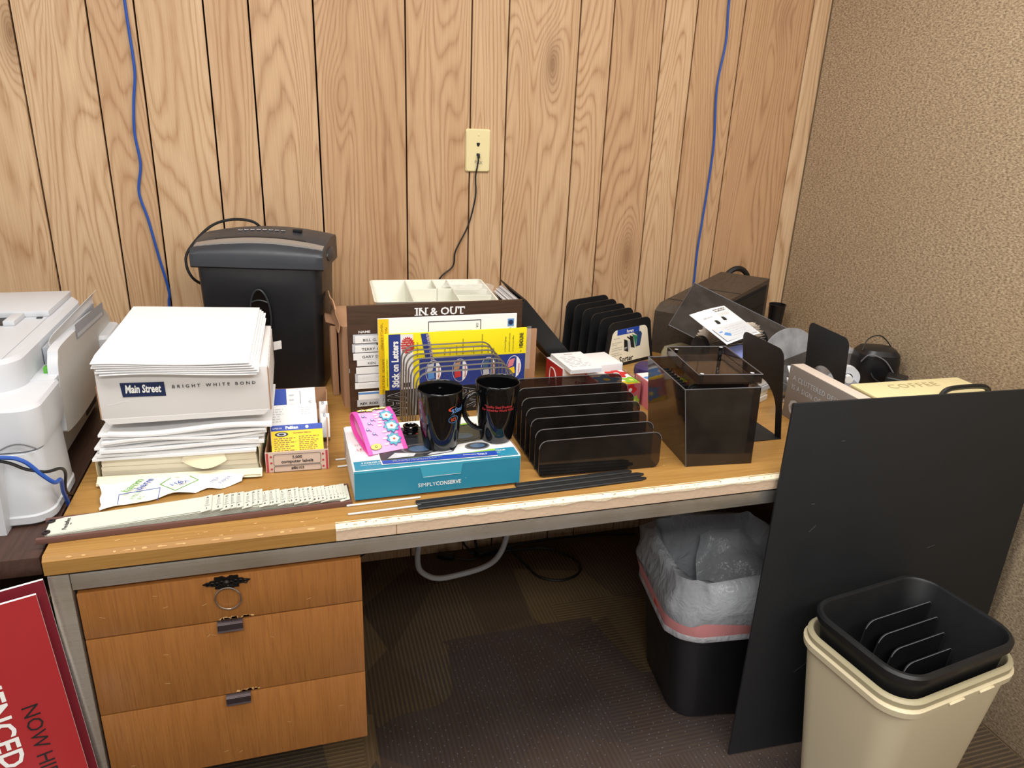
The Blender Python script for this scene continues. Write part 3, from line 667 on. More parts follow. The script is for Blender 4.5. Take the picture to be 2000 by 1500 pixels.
m.text('BRIGHT WHITE BOND', .0088, (.1203, -.0002, .0600), (1, 0, .018), Z, 'ink_black', lift=.0007, spacing=1.75)
m.rect(.02, .030, .055, .0305, (0, -.0002, 0), (1, 0, .2), (-.2, 0, 1), 'white_gloss', .0006)
m.poly([(.055, .030), (.09, .030), (.09, .075), (.055, .075)], (W_, 0, 0), Y, Z, 'navy_print', .0006); m.text('Main', .018, (W_, .058, .045), Y, Z, 'ink_white', bold=.03, lift=.001)
for i in range(26):   # perforated torn edges of the lid
    m.box((.0, .012+i*.0100, H_-.0005), (.004, .0055, .0022), 'carton_white', rz=random.uniform(-.2, .2)); m.box((W_-.001, .012+i*.0100, H_-.0005), (.004, .0055, .0022), 'carton_white', rz=random.uniform(-.2, .2))
for p in m.v: p.z += (.004-.010*p.x/W_)*min(1, max(0, p.z/H_))
m.build('body', t)
m = MB(); m.box2((W_+.0004, .0, .010), (W_+.0022, D_*.985, .086), 'carton_white'); m.box((W_+.012, .245, .055), (.018, .002, .018), 'carton_white', rz=.5); m.build('side_flap', t)
t = thing('paper_pile', 'crinkled blank white pages heaped on top of the white paper carton', 'paper pile', (-.829, -.738, DT+.2240), D2R(-1.5))
for k in range(6):
    zz = .0012+.0026*k; dx = (.010, .004, .006, -.001, .001, -.001)[k]; ww = (.256, .266, .262, .264, .258, .256)[k]; dd = (.26, .31, .345, .350, .352, .360)[k]
    def sh(u, v):
        x = dx+u*ww; y = -.012+v*dd
        s = .003*math.sin(u*5.2+k*.3)*(1-v)+.0025*nz((u*2.5, v*2, k*.2), 1, 5)+.003
        droop = -(.012-.0014*k)*max(0, -y/.012)**1.5-.010*x/.28
        return (x, y, zz+.001+s*.6+droop+.004*v*v)
    m = MB(); m.grid(sh, 16, 10, 'paper_white', .0016); m.build('page', t)

# ---- box of computer labels with small printed packets in it
t = thing('label_box', 'open cardboard label box with red striped front beside the paper stack', 'box', (-.562, -.749, DT), D2R(-2.6))
m = MB(); w, d, h = .117, .312, .043
m.box2((0, 0, 0), (w, d, .002), 'cardboard'); m.box2((0, .0, .002), (w, .002, h), 'label_pink'); m.box2((0, .002, .002), (.002, d, h), 'cardboard'); m.box2((w-.002, .002, .002), (w, d, h+.006), 'cardboard'); m.box2((.002, d-.002, .002), (w-.002, d, h+.012), 'cardboard')
for x0, x1 in ((.0015, .0055), (w-.0055, w-.0015)): m.rect(x0, .0015, x1, h-.0015, (0, 0, 0), X, Z, 'label_stripe', .0004)
for x in (.0105, w-.0105):
    for z in (.008, .021, .034): m.lathe([(.0021, 0), (.0021, .0004), (0, .0005)], 'label_stripe', 12, (x, -.0002, z), Matrix.Rotation(PI/2, 3, 'X'))
for x0, x1, z0, z1 in ((.015, w-.015, .0155, .038), (.015, w-.015, -.004, .0135)):
    pts = [(x, -.0006, max(.001, z)) for x, z in rrect(x1-x0, z1-z0, .003, 4, (x0+x1)/2, (z0+z1)/2)]; m.tube(pts, .00035, 'ink_black', 4, closed=True)
m.text('5,000', .0082, (w/2, 0, .0285), X, Z, 'ink_black', 'CENTER', .02); m.text('computer labels', .0092, (w/2, 0, .0195), X, Z, 'ink_black', 'CENTER', .02); m.text('#86103', .0078, (w/2, 0, .0055), X, Z, 'ink_black', 'CENTER', .02)
m.build('carton', t)
def packet(name, label, o, ux, uy, w, h, th, face, side, deco, grp=None):
    t = thing(name, label, 'packet', o, 0, grp); ux, uy = Vector(ux).normalized(), Vector(uy).normalized()
    m = MB(); m.prism([(0, 0), (w, 0), (w, h), (0, h)], th, (0, 0, 0), ux, uy, face, side); deco(m, Vector((0, 0, 0)), ux, uy, w, h); m.build('carton', t); return t
def deco_y(m, o, ux, uy, w, h):
    m.rect(0, h*.80, w, h, o, ux, uy, 'royal_blue', .0004); m.text('Pelikan', h*.15, o+ux*w*.28+uy*h*.85, ux, uy, 'ink_white', bold=.04, lift=.0008); m.text('GP8813H', h*.08, o+ux*w*.03+uy*h*.86, ux, uy, 'ink_white', lift=.0008)
    m.lathe([(h*.055, 0), (0, .0002)], 'ink_white', 14, o+ux*w*.70+uy*h*.90+ux.cross(uy)*.0006, Matrix((ux, uy, ux.cross(uy))).transposed())
    for a, b in ((1., 'ink_black'), (.7, 'ink_lightgrey'), (.42, 'ink_black')): m.poly([(w*.2+w*.13*a*math.cos(q), h*.67+h*.085*a*math.sin(q)) for q in [2*PI*i/20 for i in range(20)]], o, ux, uy, b, .0004+.0002*(1.2-a))
    m.text('Correction Ribbons', h*.075, o+ux*w*.42+uy*h*.68, ux, uy, 'cardboard_dark', lift=.0006, bold=.02)
    m.scribble(w*.05, h*.06, w*.48, h*.56, 7, o, ux, uy, 'cardboard_dark', .0005, .38); m.scribble(w*.53, h*.06, w*.95, h*.60, 8, o, ux, uy, 'cardboard_dark', .0005, .38)
ca, sa = math.cos(D2R(-2)), math.sin(D2R(-2))
packet('ribbon_packet', 'yellow ribbon packet with blue top strip leaning at front of label box', (-.549, -.744, DT+.037), (1, -.03, 0), (0, .62, .78), .096, .056, .016, 'yellow_print', 'ink_lightgrey', deco_y)
def deco_w(m, o, ux, uy, w, h):
    m.scribble(w*.04, h*.55, w*.30, h*.92, 6, o, ux, uy, 'ink_lightgrey', .0004, .35); m.scribble(w*.66, h*.72, w*.92, h*.92, 4, o, ux, uy, 'ink_lightgrey', .0004, .35)
    m.rect(w*.02, h*.34, w*.92, h*.44, o, ux, uy, 'navy_print', .0004); m.scribble(w*.06, h*.365, w*.88, h*.415, 1, o, ux, uy, 'ink_white', .0007, .5, 0); m.scribble(w*.03, h*.1, w*.5, h*.3, 3, o, ux, uy, 'ink_grey', .0004, .25)
    m.tube([o+ux*w*.6+uy*h*.10+ux.cross(uy)*.0005, o+ux*w*.66+uy*h*.30+ux.cross(uy)*.0005, o+ux*w*.84+uy*h*.22+ux.cross(uy)*.0005, o+ux*w*.92+uy*h*.12+ux.cross(uy)*.0005], .0004, 'ink_grey', 4)
packet('ribbon_packet', 'white printed ribbon packet directly behind the yellow packet', (-.552, -.690, DT+.030), (1, 0, 0), (0, .74, .67), .092, .088, .018, 'paper_white', 'ink_lightgrey', deco_w)
def deco_b(m, o, ux, uy, w, h):
    m.rect(0, 0, w*.36, h, o, ux, uy, 'royal_blue', .0004); m.lathe([(.009, 0), (0, .0003)], 'sky_print', 16, o+ux*w*.12+uy*h*.25+ux.cross(uy)*.0006, Matrix((ux, uy, ux.cross(uy))).transposed())
    m.scribble(w*.42, h*.2, w*.60, h*.85, 4, o, ux, uy, 'ink_lightgrey', .0004, .3); m.rect(w*.66, h*.1, w*.672, h*.9, o, ux, uy, 'ink_grey', .0004); m.text('Pelikan', .011, o+ux*w*.90+uy*h*.12, uy, -ux, 'ink_grey', lift=.0005)
packet('ribbon_packet', 'blue and white ribbon packet furthest back in label box', (-.552, -.604, DT+.050), (1, 0, 0), (0, .78, .62), .092, .072, .018, 'paper_white', 'ink_lightgrey', deco_b)
for k, (y, lb) in enumerate(((-.635, 'small white carton on end in label box, nearer of the two'), (-.565, 'small white carton on end in label box, farther of the two'))):
    t = thing('small_carton', lb, 'carton', (-.454, y, DT+.0025), D2R(-3)); m = MB(); m.prism([(0, 0), (.018, 0), (.018, .052), (0, .052)], .024, (0, 0, .012), X, (0, .62, .78), 'paper_white', 'ink_lightgrey')
    m.text('B', .011, (.005, .028, .047), X, (0, .62, .78), 'ink_grey', lift=.0006); m.build('carton', t)

# ---- name index: long tray of fanned tabbed strips
t = thing('index_organizer', 'long brown index tray with fanned white tabs numbered to 27', 'index tray', (-.897, -.925, DT+.0003), D2R(2.0))
m = MB(); Lc = .565
for y0 in (.000, .0625): m.box2((-.006, y0, .0), (.484, y0+.0065, .0095), 'channel_brown', bev=.001)
m.box2((0, .006, 0), (.484, .063, .0022), 'channel_brown'); m.build('tray', t)
tabpx = [.252, .270, .283, .292, .303, .317, .326, .334, .345, .356, .363, .375, .387, .395, .402, .410, .418, .426, .433, .440, .447, .454, .460, .466, .4705, .4755, .4805]
letters = ['A', 'B', 'C', 'D', 'E', 'F', 'G', 'H', 'I', 'J', 'K', 'L', 'M', 'N', 'O', 'P', 'Q', 'R', 'S', 'T', 'U', 'V', 'W', 'X', 'Y', 'Z', '']
for i, xe in enumerate(tabpx):
    k = 26-i; zz = .0024+k*.00034; lift = .0052+(.010-.007*i/26)
    x0 = .004; y0 = .009+.0018*math.sin(i*2.1)+(.004 if i in (7, 6, 23, 24, 25) else 0); y1 = y0+.049
    m = MB(); sl = (lift-.0)/(xe-x0); ux = Vector((1, 0, sl*.55+.006)); uz = Y
    L = xe-x0; tabw = .017
    pts = [(0, .006), (.006, 0), (L-tabw, .001), (L-tabw+.002, -.0035), (L, -.0035), (L, .0495), (L-tabw, .0505), (.02, .049), (0, .043)]
    oo = Vector((x0, y0, zz)); un = ux.normalized(); ut = Vector((1, 0, un.z+.16)).normalized()
    m.prism([(0, .006), (.006, 0), (L-tabw, .001), (L-tabw, .0505), (.02, .049), (0, .043)], .0004, oo, ux, Y, 'tab_white')
    oo = oo+un*(L-tabw); m.prism([(0, -.0035), (tabw, -.0035), (tabw, .0495), (0, .0505)], .0007, oo, ut, Y, 'tab_white'); L = tabw; ox = oo-un*(xe-x0-tabw); un = ut
    if i % 1 == 0:
        m.text(letters[i], .0068, oo+un*(L-.0075)+Y*.040, un, Y, 'ink_black', 'CENTER', .02); m.text(str(i+1), .0072, oo+un*(L-.0075)+Y*.002, un, Y, 'ink_black', 'CENTER', .02)
        m.rect(L-.011, .0135, L-.003, .0143, oo, un, Y, 'ink_black', .0004); m.scribble(L-.010, .017, L-.004, .037, 5, oo, un, Y, 'ink_grey', .0004, .2, 0)
    if i == 0:
        un = ux.normalized(); m.text('Pendaflex', .0095, ox+un*.030+Y*.008, Y, -un, 'ink_black', bold=.015); m.rect(.033, .022, .0345, .027, ox, un, Y, 'ink_black', .0004)
    m.build('index_strip', t)
for y in (.017, .052):
    m = MB(); m.lathe([(.0062, 0), (.0062, .0016), (.0042, .0024), (.0024, .0020), (.0024, .0006), (0, .0006)], 'grey_plastic' if 0 else 'dark_metal', 18, (.006, y-.0015, .0115)); m.build('rivet', t)
# ================================================================== middle of the desk
# ---- cardboard boxes behind the board
t = thing('cardboard_box', 'worn brown cardboard box hidden behind the in and out board', 'box', (-.392, -.455, DT), D2R(1.5))
m = MB(); m.loft([[(x, y, z) for x, y in rrect(.395, .19, .008, 3, .1975, .105)] for z in (0, .10, .197)], 'cardboard'); m.build('body', t)
m = MB(); m.box2((.38, .0, 0), (.468, .005, .172), 'cardboard', bev=.001); m.build('side_flap', t)
m = MB(); m.grid(lambda u, v: (-.006+.004*math.sin(v*5), .004+u*.19, .185+v*.055+.006*math.sin(u*6)*v), 10, 6, 'cardboard', .003); m.build('flap', t)
t = thing('cardboard_box', 'folded brown cardboard sleeve between the cardboard box and the shredder', 'box', (-.413, -.362, DT), D2R(0))
m = MB(); m.box2((-.0, 0, 0), (.015, .08, .175), 'cardboard', bev=.003); m.box((.004, .04, .183), (.028, .075, .004), 'cardboard', R=Euler((0, .35, 0)).to_matrix(), bev=.001); m.build('body', t)

# ---- white compartment tray on the box
t = thing('compartment_tray', 'white divided plastic tray lying on the box against the panelling', 'tray', (-.317, -.452, DT+.1985), D2R(-3.2))
m = MB(); W, D, H, k = .288, .232, .054, .0025
def wall(a, b, z0=.002, z1=H, th=k): 
    a, b = Vector(a), Vector(b); c = (a+b)/2; L = (b-a).length; an = math.atan2(b.y-a.y, b.x-a.x); m.box((c.x, c.y, (z0+z1)/2), (L+th, th, z1-z0), 'tray_white', rz=an, bev=.0005, seg=1)
rings = [[(x, y, z) for x, y in rrect(W-e, D-e, .012, 4, W/2, D/2)] for e, z in ((.03, 0), (.004, H-.002), (0, H), (-.006, H+.0005), (-.006, H-.0015))]
m.loft(rings[:3]+[[(x, y, H) for x, y in rrect(W-.008, D-.008, .011, 4, W/2, D/2)], [(x, y, .0025) for x, y in rrect(W-.034, D-.034, .010, 4, W/2, D/2)]], 'tray_white')
wall((W*.31, D-.006), (W*.31, .01)); wall((W*.31, D*.55), (W*.68, D*.55)); wall((W*.68, D-.006), (W*.68, .01)); wall((W*.55, D-.006), (W*.55, D*.55))
for q in (.25, .5, .75): wall((W*.68, D*q), (W-.008, D*q))
wall((.01, D*.30), (W*.31, D*.30), .002, .03)
m.build('tray', t)
t = thing('plastic_sleeve', 'crumpled clear plastic sleeve lying across the white divided tray', 'plastic wrap', (-.150, -.40, DT+.2550), D2R(-20))
m = MB(); m.grid(lambda u, v: (u*.115, v*.105*(.5+.5*u), .002+.016*abs(nz((u*4, v*3, 0), 1, 21))+.012*(1-u)), 14, 10, 'cellophane', .0002); m.build('film', t)

# ---- black binder leaning on the box
t = thing('ring_binder', 'black ring binder leaning diagonally beside the in and out board', 'binder', (.204, -.352, DT+.002), 0)
Rb = Euler((0, D2R(50), 0)).to_matrix()   # local x' runs up and to the left
ax = Vector((-math.cos(D2R(49)), 0, math.sin(D2R(49)))); nx = Vector((math.sin(D2R(49)), 0, math.cos(D2R(49))))
L, TH, DP = .252, .046, .24
m = MB()
def slab(m, a0, a1, n0, n1, y0, y1, mat):
    pts = [ax*a+nx*n for a, n in ((a0, n0), (a1, n0), (a1, n1), (a0, n1))]
    m.loft([[(p.x, y0, p.z) for p in pts], [(p.x, y1, p.z) for p in pts]], mat)
slab(m, 0, L, 0, .003, 0, DP, 'black_satin'); slab(m, 0, L, TH-.003, TH, 0, DP, 'black_satin'); m.build('cover', t)
m = MB(); slab(m, 0, L, .0, TH, -.0025, .0015, 'black_satin'); m.build('spine', t)
m = MB()
for i in range(9): slab(m, .004, L-.006-.002*(i % 3), .007+i*.0034, .0098+i*.0034, .02, DP-.018+.002*(i % 2), 'paper_white' if i % 2 else 'ink_lightgrey')
m.build('pages', t)

# ---- in & out board
t = thing('status_board', 'dark walnut in and out board with white name cards', 'notice board', (-.381, -.484, DT), D2R(1.3))
m = MB(); bw, bh = .407, .254; m.box2((0, 0, 0), (bw, .009, bh), 'dark_walnut', bev=.0012)
o0 = Vector((0, -.0002, 0))
# slab-serif lettering built from sans letters plus serif bars
def slabtext(m, word, x, z, size, mat):
    v, f = text_mesh(word, size, 'LEFT', .02); m.add([Vector((x+p.x, -.0010, z+p.y)) for p in v], [q for q in f], mat)
    return max(p.x for p in v)
lx = .150; lz = .2270; S = .0245
for word, segs in (('I', [(0, 1)]), ('N', [(0, 1)])): pass
def serif(x0, x1, z): m.rect(x0, z-.0012, x1, z+.0012, o0, X, Z, 'ink_white', .0012)
ch = .0178
m.text('IN & OUT', S, (.1515, 0, lz), X, Z, 'ink_white', bold=.022, lift=.0010, sx=1.06)
v, f = text_mesh('IN & OUT', S, 'LEFT', .022); 
for xx in (.1530, .1625, .1765): serif(xx-.0035, xx+.0045, lz+.0009); serif(xx-.0035, xx+.0045, lz+ch-.0012)
for xx in (.2345, .2475): serif(xx-.0030, xx+.0040, lz+ch-.0012)
serif(.2585-.004, .2585+.0045, lz+.0009)
for xx in (.2515, .2655): m.rect(xx-.001, lz+ch-.006, xx+.001, lz+ch-.0005, o0, X, Z, 'ink_white', .0012)
m.text('NAME', .0078, (.023, 0, .192), X, Z, 'ink_white', bold=.02, lift=.0006, sx=1.25); m.text('M.T. Rogers Company', .0048, (.028, 0, .0035), X, Z, 'ink_white', lift=.0006); m.lathe([(.002, 0), (0, .0003)], 'ink_white', 10, (.024, -.0004, .005), Matrix.Rotation(PI/2, 3, 'X'))
m.rect(0, .10, .001, .11, o0, X, Z, 'ink_lightgrey')
m.build('panel', t)
rows = [(.0150, .169, .185, 'BILL G.', 0, .004), (.0125, .1475, .1630, 'TERRY G.', 0, .002), (.0100, .1295, .1455, 'GARY D.', 0, 0), (.0155, .1150, .1290, 'KEN', .03, 0), (.0150, .0960, .1120, '', 0, 0), (.0165, .0765, .0930, '', 0, .003), (.0115, .0600, .0750, '', 0, 0), (.0160, .0330, .0525, '', 0, 0), (.0150, .0165, .0325, 'REV. ROD', 0, 0)]
for i, (x, z0, z1, nm, dx, off) in enumerate(rows):
    m = MB()
    if off: m.box2((x-.004, -.0012, z0+.0005), (x+.05, -.0003, z1+.004), 'ink_lightgrey')
    m.box2((x+.002*(i % 2), -.0026, z0), (.088, -.0013, z1), 'ink_lightgrey' if i == 8 else 'paper_white', bev=.0003, seg=1)
    if nm: m.text(nm, .0086 if i < 3 else .0078, ((.021 if i == 8 else .032-.003*(i > 0))+dx*.4, -.0026, z0+(z1-z0)*.28), X, (.12, 0, 1) if i == 8 else Z, 'ink_black', bold=.02 if i == 8 else 0., lift=.0006, sx=1.2)
    if i == 7: m.rect(.018, z1-.006, .075, z1-.0015, (0, -.0026, 0), X, Z, 'sky_print', .0005)
    if i in (5, 6): m.scribble(.02, z0+.004, .08, z1-.004, 3, (0, -.0026, 0), X, Z, 'ink_lightgrey', .0005, .15)
    m.build('name_card', t)

# ---- packets held behind the wire sorter
t = thing('magnetic_sheet_pack', 'white packet with yellow left strip behind the Stick On Letters pack', 'packet', (-.317, -.503, DT), D2R(.5))
m = MB(); w, h = .322, .229; m.box2((0, 0, 0), (w, .004, h), 'paper_white', bev=.0008); O = ((0, -.0002, 0), X, Z)
m.rect(.0005, .05, .024, h-.001, *O, 'yellow_print'); m.rect(.0005, 0, .024, .05, *O, 'ink_lightgrey')
for body, size, x, z in (('"VEHICLE KEEPERS"', .0075, .0095, h-.010), ('MAGNETIC', .0070, .0195, h-.020), ('SURFACES', .0070, .0115, .135), ('8 1/2 x 11', .0075, .0105, .095), ('WHITE', .006, .0105, .063), ('No. 27977', .0065, .0105, .042)): m.text(body, size, (x-.0035, 0, z), -Z, X, 'ink_black', lift=.0006)
x0, x1, z1 = .113, .236, h-.011
for a, b in (((x0, .02), (x0+.0016, z1)), ((x1-.0016, .02), (x1, z1)), ((x0, z1-.0016), (x1, z1))): m.rect(a[0], a[1], b[0], b[1], *O, 'ink_black', .0004)
m.rect(x0+.014, z1-.024, x1-.022, z1-.0235, *O, 'ink_grey', .0004)
m.text('u n d e  u n d e', .006, (.125, 0, z1-.045), X, Z, 'ink_grey', lift=.0005)
for x in (.145, .173, .201): m.rect(x, z1-.045, x+.0012, z1-.030, *O, 'ink_black', .0005)
m.text('OR', .008, (.224, 0, z1-.008), -Z, X, 'ink_black', lift=.0005); m.rect(.300, h-.030, .315, h-.012, *O, 'sky_print', .0004); m.lathe([(.006, 0), (.0035, .0003), (0, .0003)], 'navy_print', 20, (.3075, -.0008, h-.021), Matrix.Rotation(PI/2, 3, 'X')); m.text('Co', .014, (.302, 0, h-.033), -Z, X, 'deep_blue', lift=.0006)
m.build('pack', t)
t = thing('letter_pack', 'yellow and blue Stick On Letters pack standing in the wire sorter', 'packet', (-.306, -.523, DT), D2R(.8))
m = MB(); w = .331; zt = .1985; zb = .0665
m.box2((.0, .0006, .001), (.232, .0036, .18), 'black_satin', bev=.0006)
for i, (s, x, z) in enumerate((('VANI', .052, .062), ('VAN', .150, .060), ('AVS', .2225, .0615))):
    for b, mt, lf in ((.030, 'ink_lightgrey', .0007), (.012, 'black_satin', .0011)): m.text(s, .058 if i != 1 else .05, (x-.045, .0006, z), -Z, X, mt, bold=b, lift=lf, sx=.52)
m.build('letter_sheet', t)
m = MB(); O = ((0, -.0002, 0), X, Z)
m.box2((0, 0, zb), (w, .0042, zt), 'bright_yellow', bev=.0006)
zm = zb+.070
m.rect(.0095, zb, .036, zt-.001, *O, 'deep_blue', .0003); m.rect(.036, zb, .064, zt-.002, *O, 'paper_white', .0003); m.rect(.078, zb+.0005, w-.001, zm, *O, 'deep_blue', .0003)
m.text('Stick on Letters', .0212, (.0305, 0, zb+.006), Z, -X, 'ink_white', bold=.035, lift=.0008, sx=.80); m.text('Sold by retailers', .0055, (.0350, 0, zb+.006), Z, -X, 'ink_white', lift=.0008); m.text('permanent outdoor vinyl letters', .0050, (.0065, 0, zb+.01), Z, -X, 'ink_black', lift=.0006)
star = [((.0165 if i % 2 == 0 else .0130)*math.cos(2*PI*i/40)+.052, (.0215 if i % 2 == 0 else .0175)*math.sin(2*PI*i/40)+zt-.028) for i in range(40)]
m.poly(star, *O, 'ink_red', .0006)
m.scribble(.0395, zt-.044, .0645, zt-.012, 6, (0, -.0002, 0), X, Z, 'label_pink', .0009, .3)
m.text('Caps &', .0062, (.0485, 0, zb+.030), Z, -X, 'ink_black', lift=.0006); m.text('Numbers', .0062, (.0560, 0, zb+.030), Z, -X, 'ink_black', lift=.0006); m.rect(.040, zb+.005, .058, zb+.016, *O, 'ink_black', .0005)
m.poly([(.081, zt-.002), (.098, zt-.002), (.122, zb), (.105, zb)], *O, 'deep_blue', .0007); m.text('IDENTIFY THE ITEM', .010, (.0935, 0, zt-.004), (.185, 0, -1), (1, 0, .185), 'label_pink', bold=.03, lift=.0011, sx=.85)
for x, s, hh in ((.075, 'stick on to Vinyl', .055), (.138, 'Vehicles', .022), (.150, 'mirrors', .028), (.165, 'mailboxes', .026), (.180, 'doors & windows', .034), (.205, 'projects', .030), (.225, 'book signs equipment', .045), (.240, 'reports', .02), (.253, 'boats', .018), (.281, 'in Vehicle Signage', .045), (.291, 'personal & in schools', .05), (.300, 'at home and office', .045)):
    m.text(s, .0052, (x, 0, zm+.006), Z, -X, 'ink_black', lift=.0006)
m.text('HEADLINE', .0125, (.3225, 0, zm+.014), Z, -X, 'ink_black', bold=.03, lift=.0008, sx=.62); m.text('by', .005, (.3190, 0, zm+.004), Z, -X, 'ink_black', lift=.0008)
for i, xx in enumerate((.110, .172, .240, .302)):
    z0 = zb+.038
    m.poly([(xx+.018*math.cos(q), z0+.028*math.sin(q)) for q in [2*PI*j/30 for j in range(30)]], *O, 'paper_white', .0010 if i else .0012)
    m.poly([(xx+(.0172*math.cos(q) if math.cos(q) < .35 else .0060), z0+.0268*math.sin(q)) for q in [2*PI*j/30 for j in range(30)]], *O, 'deep_blue', .0014)
    m.text(('Office Items', 'School Items', 'Home Items', 'Collections')[i], .0055, (xx+.0140, 0, z0-.017), Z, -X, 'ink_red', bold=.02, lift=.0018)
    cc = (('ink_lightgrey', 'sky_print'), ('cardboard', 'ink_red'), ('lamp_blue', 'ink_lightgrey'), ('rose_print', 'yellow_print'))[i]
    m.poly([(xx-.016, z0-.002), (xx-.002, z0+.004), (xx+.002, z0+.022), (xx-.012, z0+.018)], *O, cc[0], .0018); m.poly([(xx-.012, z0-.018), (xx+.003, z0-.015), (xx+.001, z0+.001), (xx-.013, z0-.003)], *O, cc[1], .0018)
m.build('header_card', t)
m = MB(); m.box2((w+.0003, .0005, zb+.03), (w+.011, .0012, zt+.003), 'cellophane'); m.build('sleeve', t)

# ---- wire sorter
t = thing('wire_sorter', 'silver seven-loop wire letter sorter behind the black mugs', 'sorter', (-.163, -.611, DT), D2R(1.5))
NL = 7
for i in range(NL):
    y = .072-i*.0235; hh = .1750-.0022*i; w2 = .1045; q = .028; x0 = -.002+.001*i
    arc = [(x0-w2-.004, y, .004), (x0-w2, y, hh-q)]+[(x0-w2+q-q*math.cos(a), y, hh-q+q*math.sin(a)) for a in [PI/2*j/6 for j in range(1, 7)]]+[(x0+w2-q+q*math.sin(a), y, hh-q+q*math.cos(a)) for a in [PI/2*j/6 for j in range(0, 7)]]+[(x0+w2+.004, y, .004)]
    m = MB(); m.tube(arc, .0019, 'steel_wire', 8); m.build('wire_loop', t)
m = MB()
for x in (-.108, -.045, .045, .105): m.tube([(x, .082, .0022), (x, -.082, .0022)], .0020, 'steel_wire', 8)
m.build('base_wires', t)

# ---- teal carton
t = thing('lamp_carton', 'flat teal and white headlamp carton under the two black mugs', 'carton', (-.409, -.898, DT+.0046), D2R(.7))
w, d, h = .310, .198, .0575
m = MB(); m.box2((0, 0, 0), (w, d, h), 'white_gloss', bev=.0008); O = ((0, -.0001, 0), X, Z)
m.rect(.0006, .0006, w-.0006, h-.0004, *O, 'teal_print', .0004); m.rect(.0006, h-.0045, w-.0006, h-.0004, *O, 'teal_light', .0006)
m.poly([(.118, h-.003), (.198, h-.003), (.194, h-.024), (.124, h-.027)], *O, 'teal_light', .0008); m.rect(.124, h-.0245, .194, h-.0238, *O, 'white_gloss', .0009)
m.text('SIMPLY', .0108, (.114, 0, .0135), (1, 0, .0), Z, 'ink_white', lift=.0009); m.text('CONSERVE', .0108, (.1475, 0, .0135), X, Z, 'ink_white', bold=.02, lift=.0009, sx=.88); m.lathe([(.0006, 0), (0, .0002)], 'ink_white', 8, (.2035, -.001, .0225), Matrix.Rotation(PI/2, 3, 'X'))
m.rect(.002, .002, d-.002, h-.002, (0, d, 0), -Y, Z, 'carton_white', .0004); m.rect(.03, .012, .035, .04, (0, d, 0), -Y, Z, 'cardboard_dark', .0006)
m.build('carton', t)
m = MB(); T = ((0, 0, h+.0019), X, Y); m.box2((.003, .002, h+.0003), (w-.004, d-.002, h+.0018), 'white_gloss', bev=.0004, seg=1)
m.rect(.003, .002, w-.004, .034, *T, 'teal_print', .0003); m.rect(.003, h+.0003, w-.004, h+.0019, (0, .002, 0), X, Z, 'teal_light', .0003)
m.text('SIMPLY', .010, (.012, .100, h+.002), X, Y, 'label_pink', lift=.0004); m.text('LED HEADLAMP', .011, (.014, .080, h+.002), X, Y, 'ink_red', lift=.0004); m.text('FOR HARD TO LIGHT AREAS', .0045, (.014, .074, h+.002), X, Y, 'ink_red', lift=.0004)
m.text('3 COLOR SETTINGS', .0068, (.016, .022, h+.002), X, Y, 'ink_white', bold=.02, lift=.0007); m.text('white, red and green beam', .0048, (.014, .015, h+.002), X, Y, 'ink_white', lift=.0007); m.text('EASY ANCHOR', .0068, (w-.070, .022, h+.002), X, Y, 'ink_white', bold=.02, lift=.0007); m.text('any hook', .0045, (w-.052, .015, h+.002), X, Y, 'ink_white', lift=.0007)
m.build('lid', t)
m = MB(); m.box((w+.0006, d*.5, h-.002), (.0012, d*.94, .007), 'cardboard'); m.build('side_flap', t)
# folded leaflet on the carton
t = thing('leaflet', 'glossy leaflet with blue lower band lying under the left black mug', 'leaflet', (-.358, -.888, DT+.0646), D2R(-1.5))
m = MB(); lw, ld = .214, .165
m.grid(lambda u, v: (-.012*v+u*(lw+.004*v), .0+v*ld, .0010+.0022*(1-v)*math.sin(u*PI)*0+.0018*max(0, .15-v)), 8, 8, 'white_gloss', .0005)
T = ((0, 0, .0016), X, Y)
m.poly([(.002, .001), (lw, .001), (lw+.001, .020), (.001, .014)], *T, 'royal_blue', .0005); m.poly([(.001, .014), (lw+.001, .020), (lw, .028), (lw*.8, .0215), (lw*.5, .018)], *T, 'lime_print', .0007)
m.text('Automotive Energy &', .0052, (.150, .0085, .0022), X, Y, 'ink_white', bold=.02, lift=.0006); m.text('Solutions', .0042, (.178, .0045, .0022), X, Y, 'ink_white', lift=.0006); m.scribble(.02, .005, .125, .012, 2, (0, 0, .0020), X, Y, 'ink_lightgrey', .0007, .3)
m.poly([(0, .016), (.070, .017), (.135, .030), (.150, .060), (.205, .075), (.205, .150), (.15, .155), (-.004, .155)], *T, 'dark_lamp', .0004)
for cx, cy, r in ((.075, .052, .034), (.165, .095, .036), (.185, .046, .024)):
    for sc, mt, lf in ((1., 'ink_grey', .0008), (.86, 'dark_lamp', .0010), (.6, 'lamp_blue', .0012)): m.poly([(cx+r*sc*math.cos(q), cy+r*.62*sc*math.sin(q)) for q in [2*PI*j/32 for j in range(32)]], *T, mt, lf)
m.poly([(.012, .020), (.060, .022), (.066, .034), (.028, .042)], *T, 'ink_lightgrey', .0009); m.poly([(.026, .025), (.050, .026), (.052, .032), (.03, .036)], *T, 'paper_white', .0011); m.poly([(.085, .022), (.135, .030), (.130, .038), (.095, .032)], *T, 'ink_lightgrey', .0009)
m.poly([(.125, .135), (.20, .150), (.20, .156), (.125, .145)], *T, 'lime_print', .0013); m.rect(.060, .118, .082, .132, *T, 'orange_red', .0011)
m.build('sheet', t)
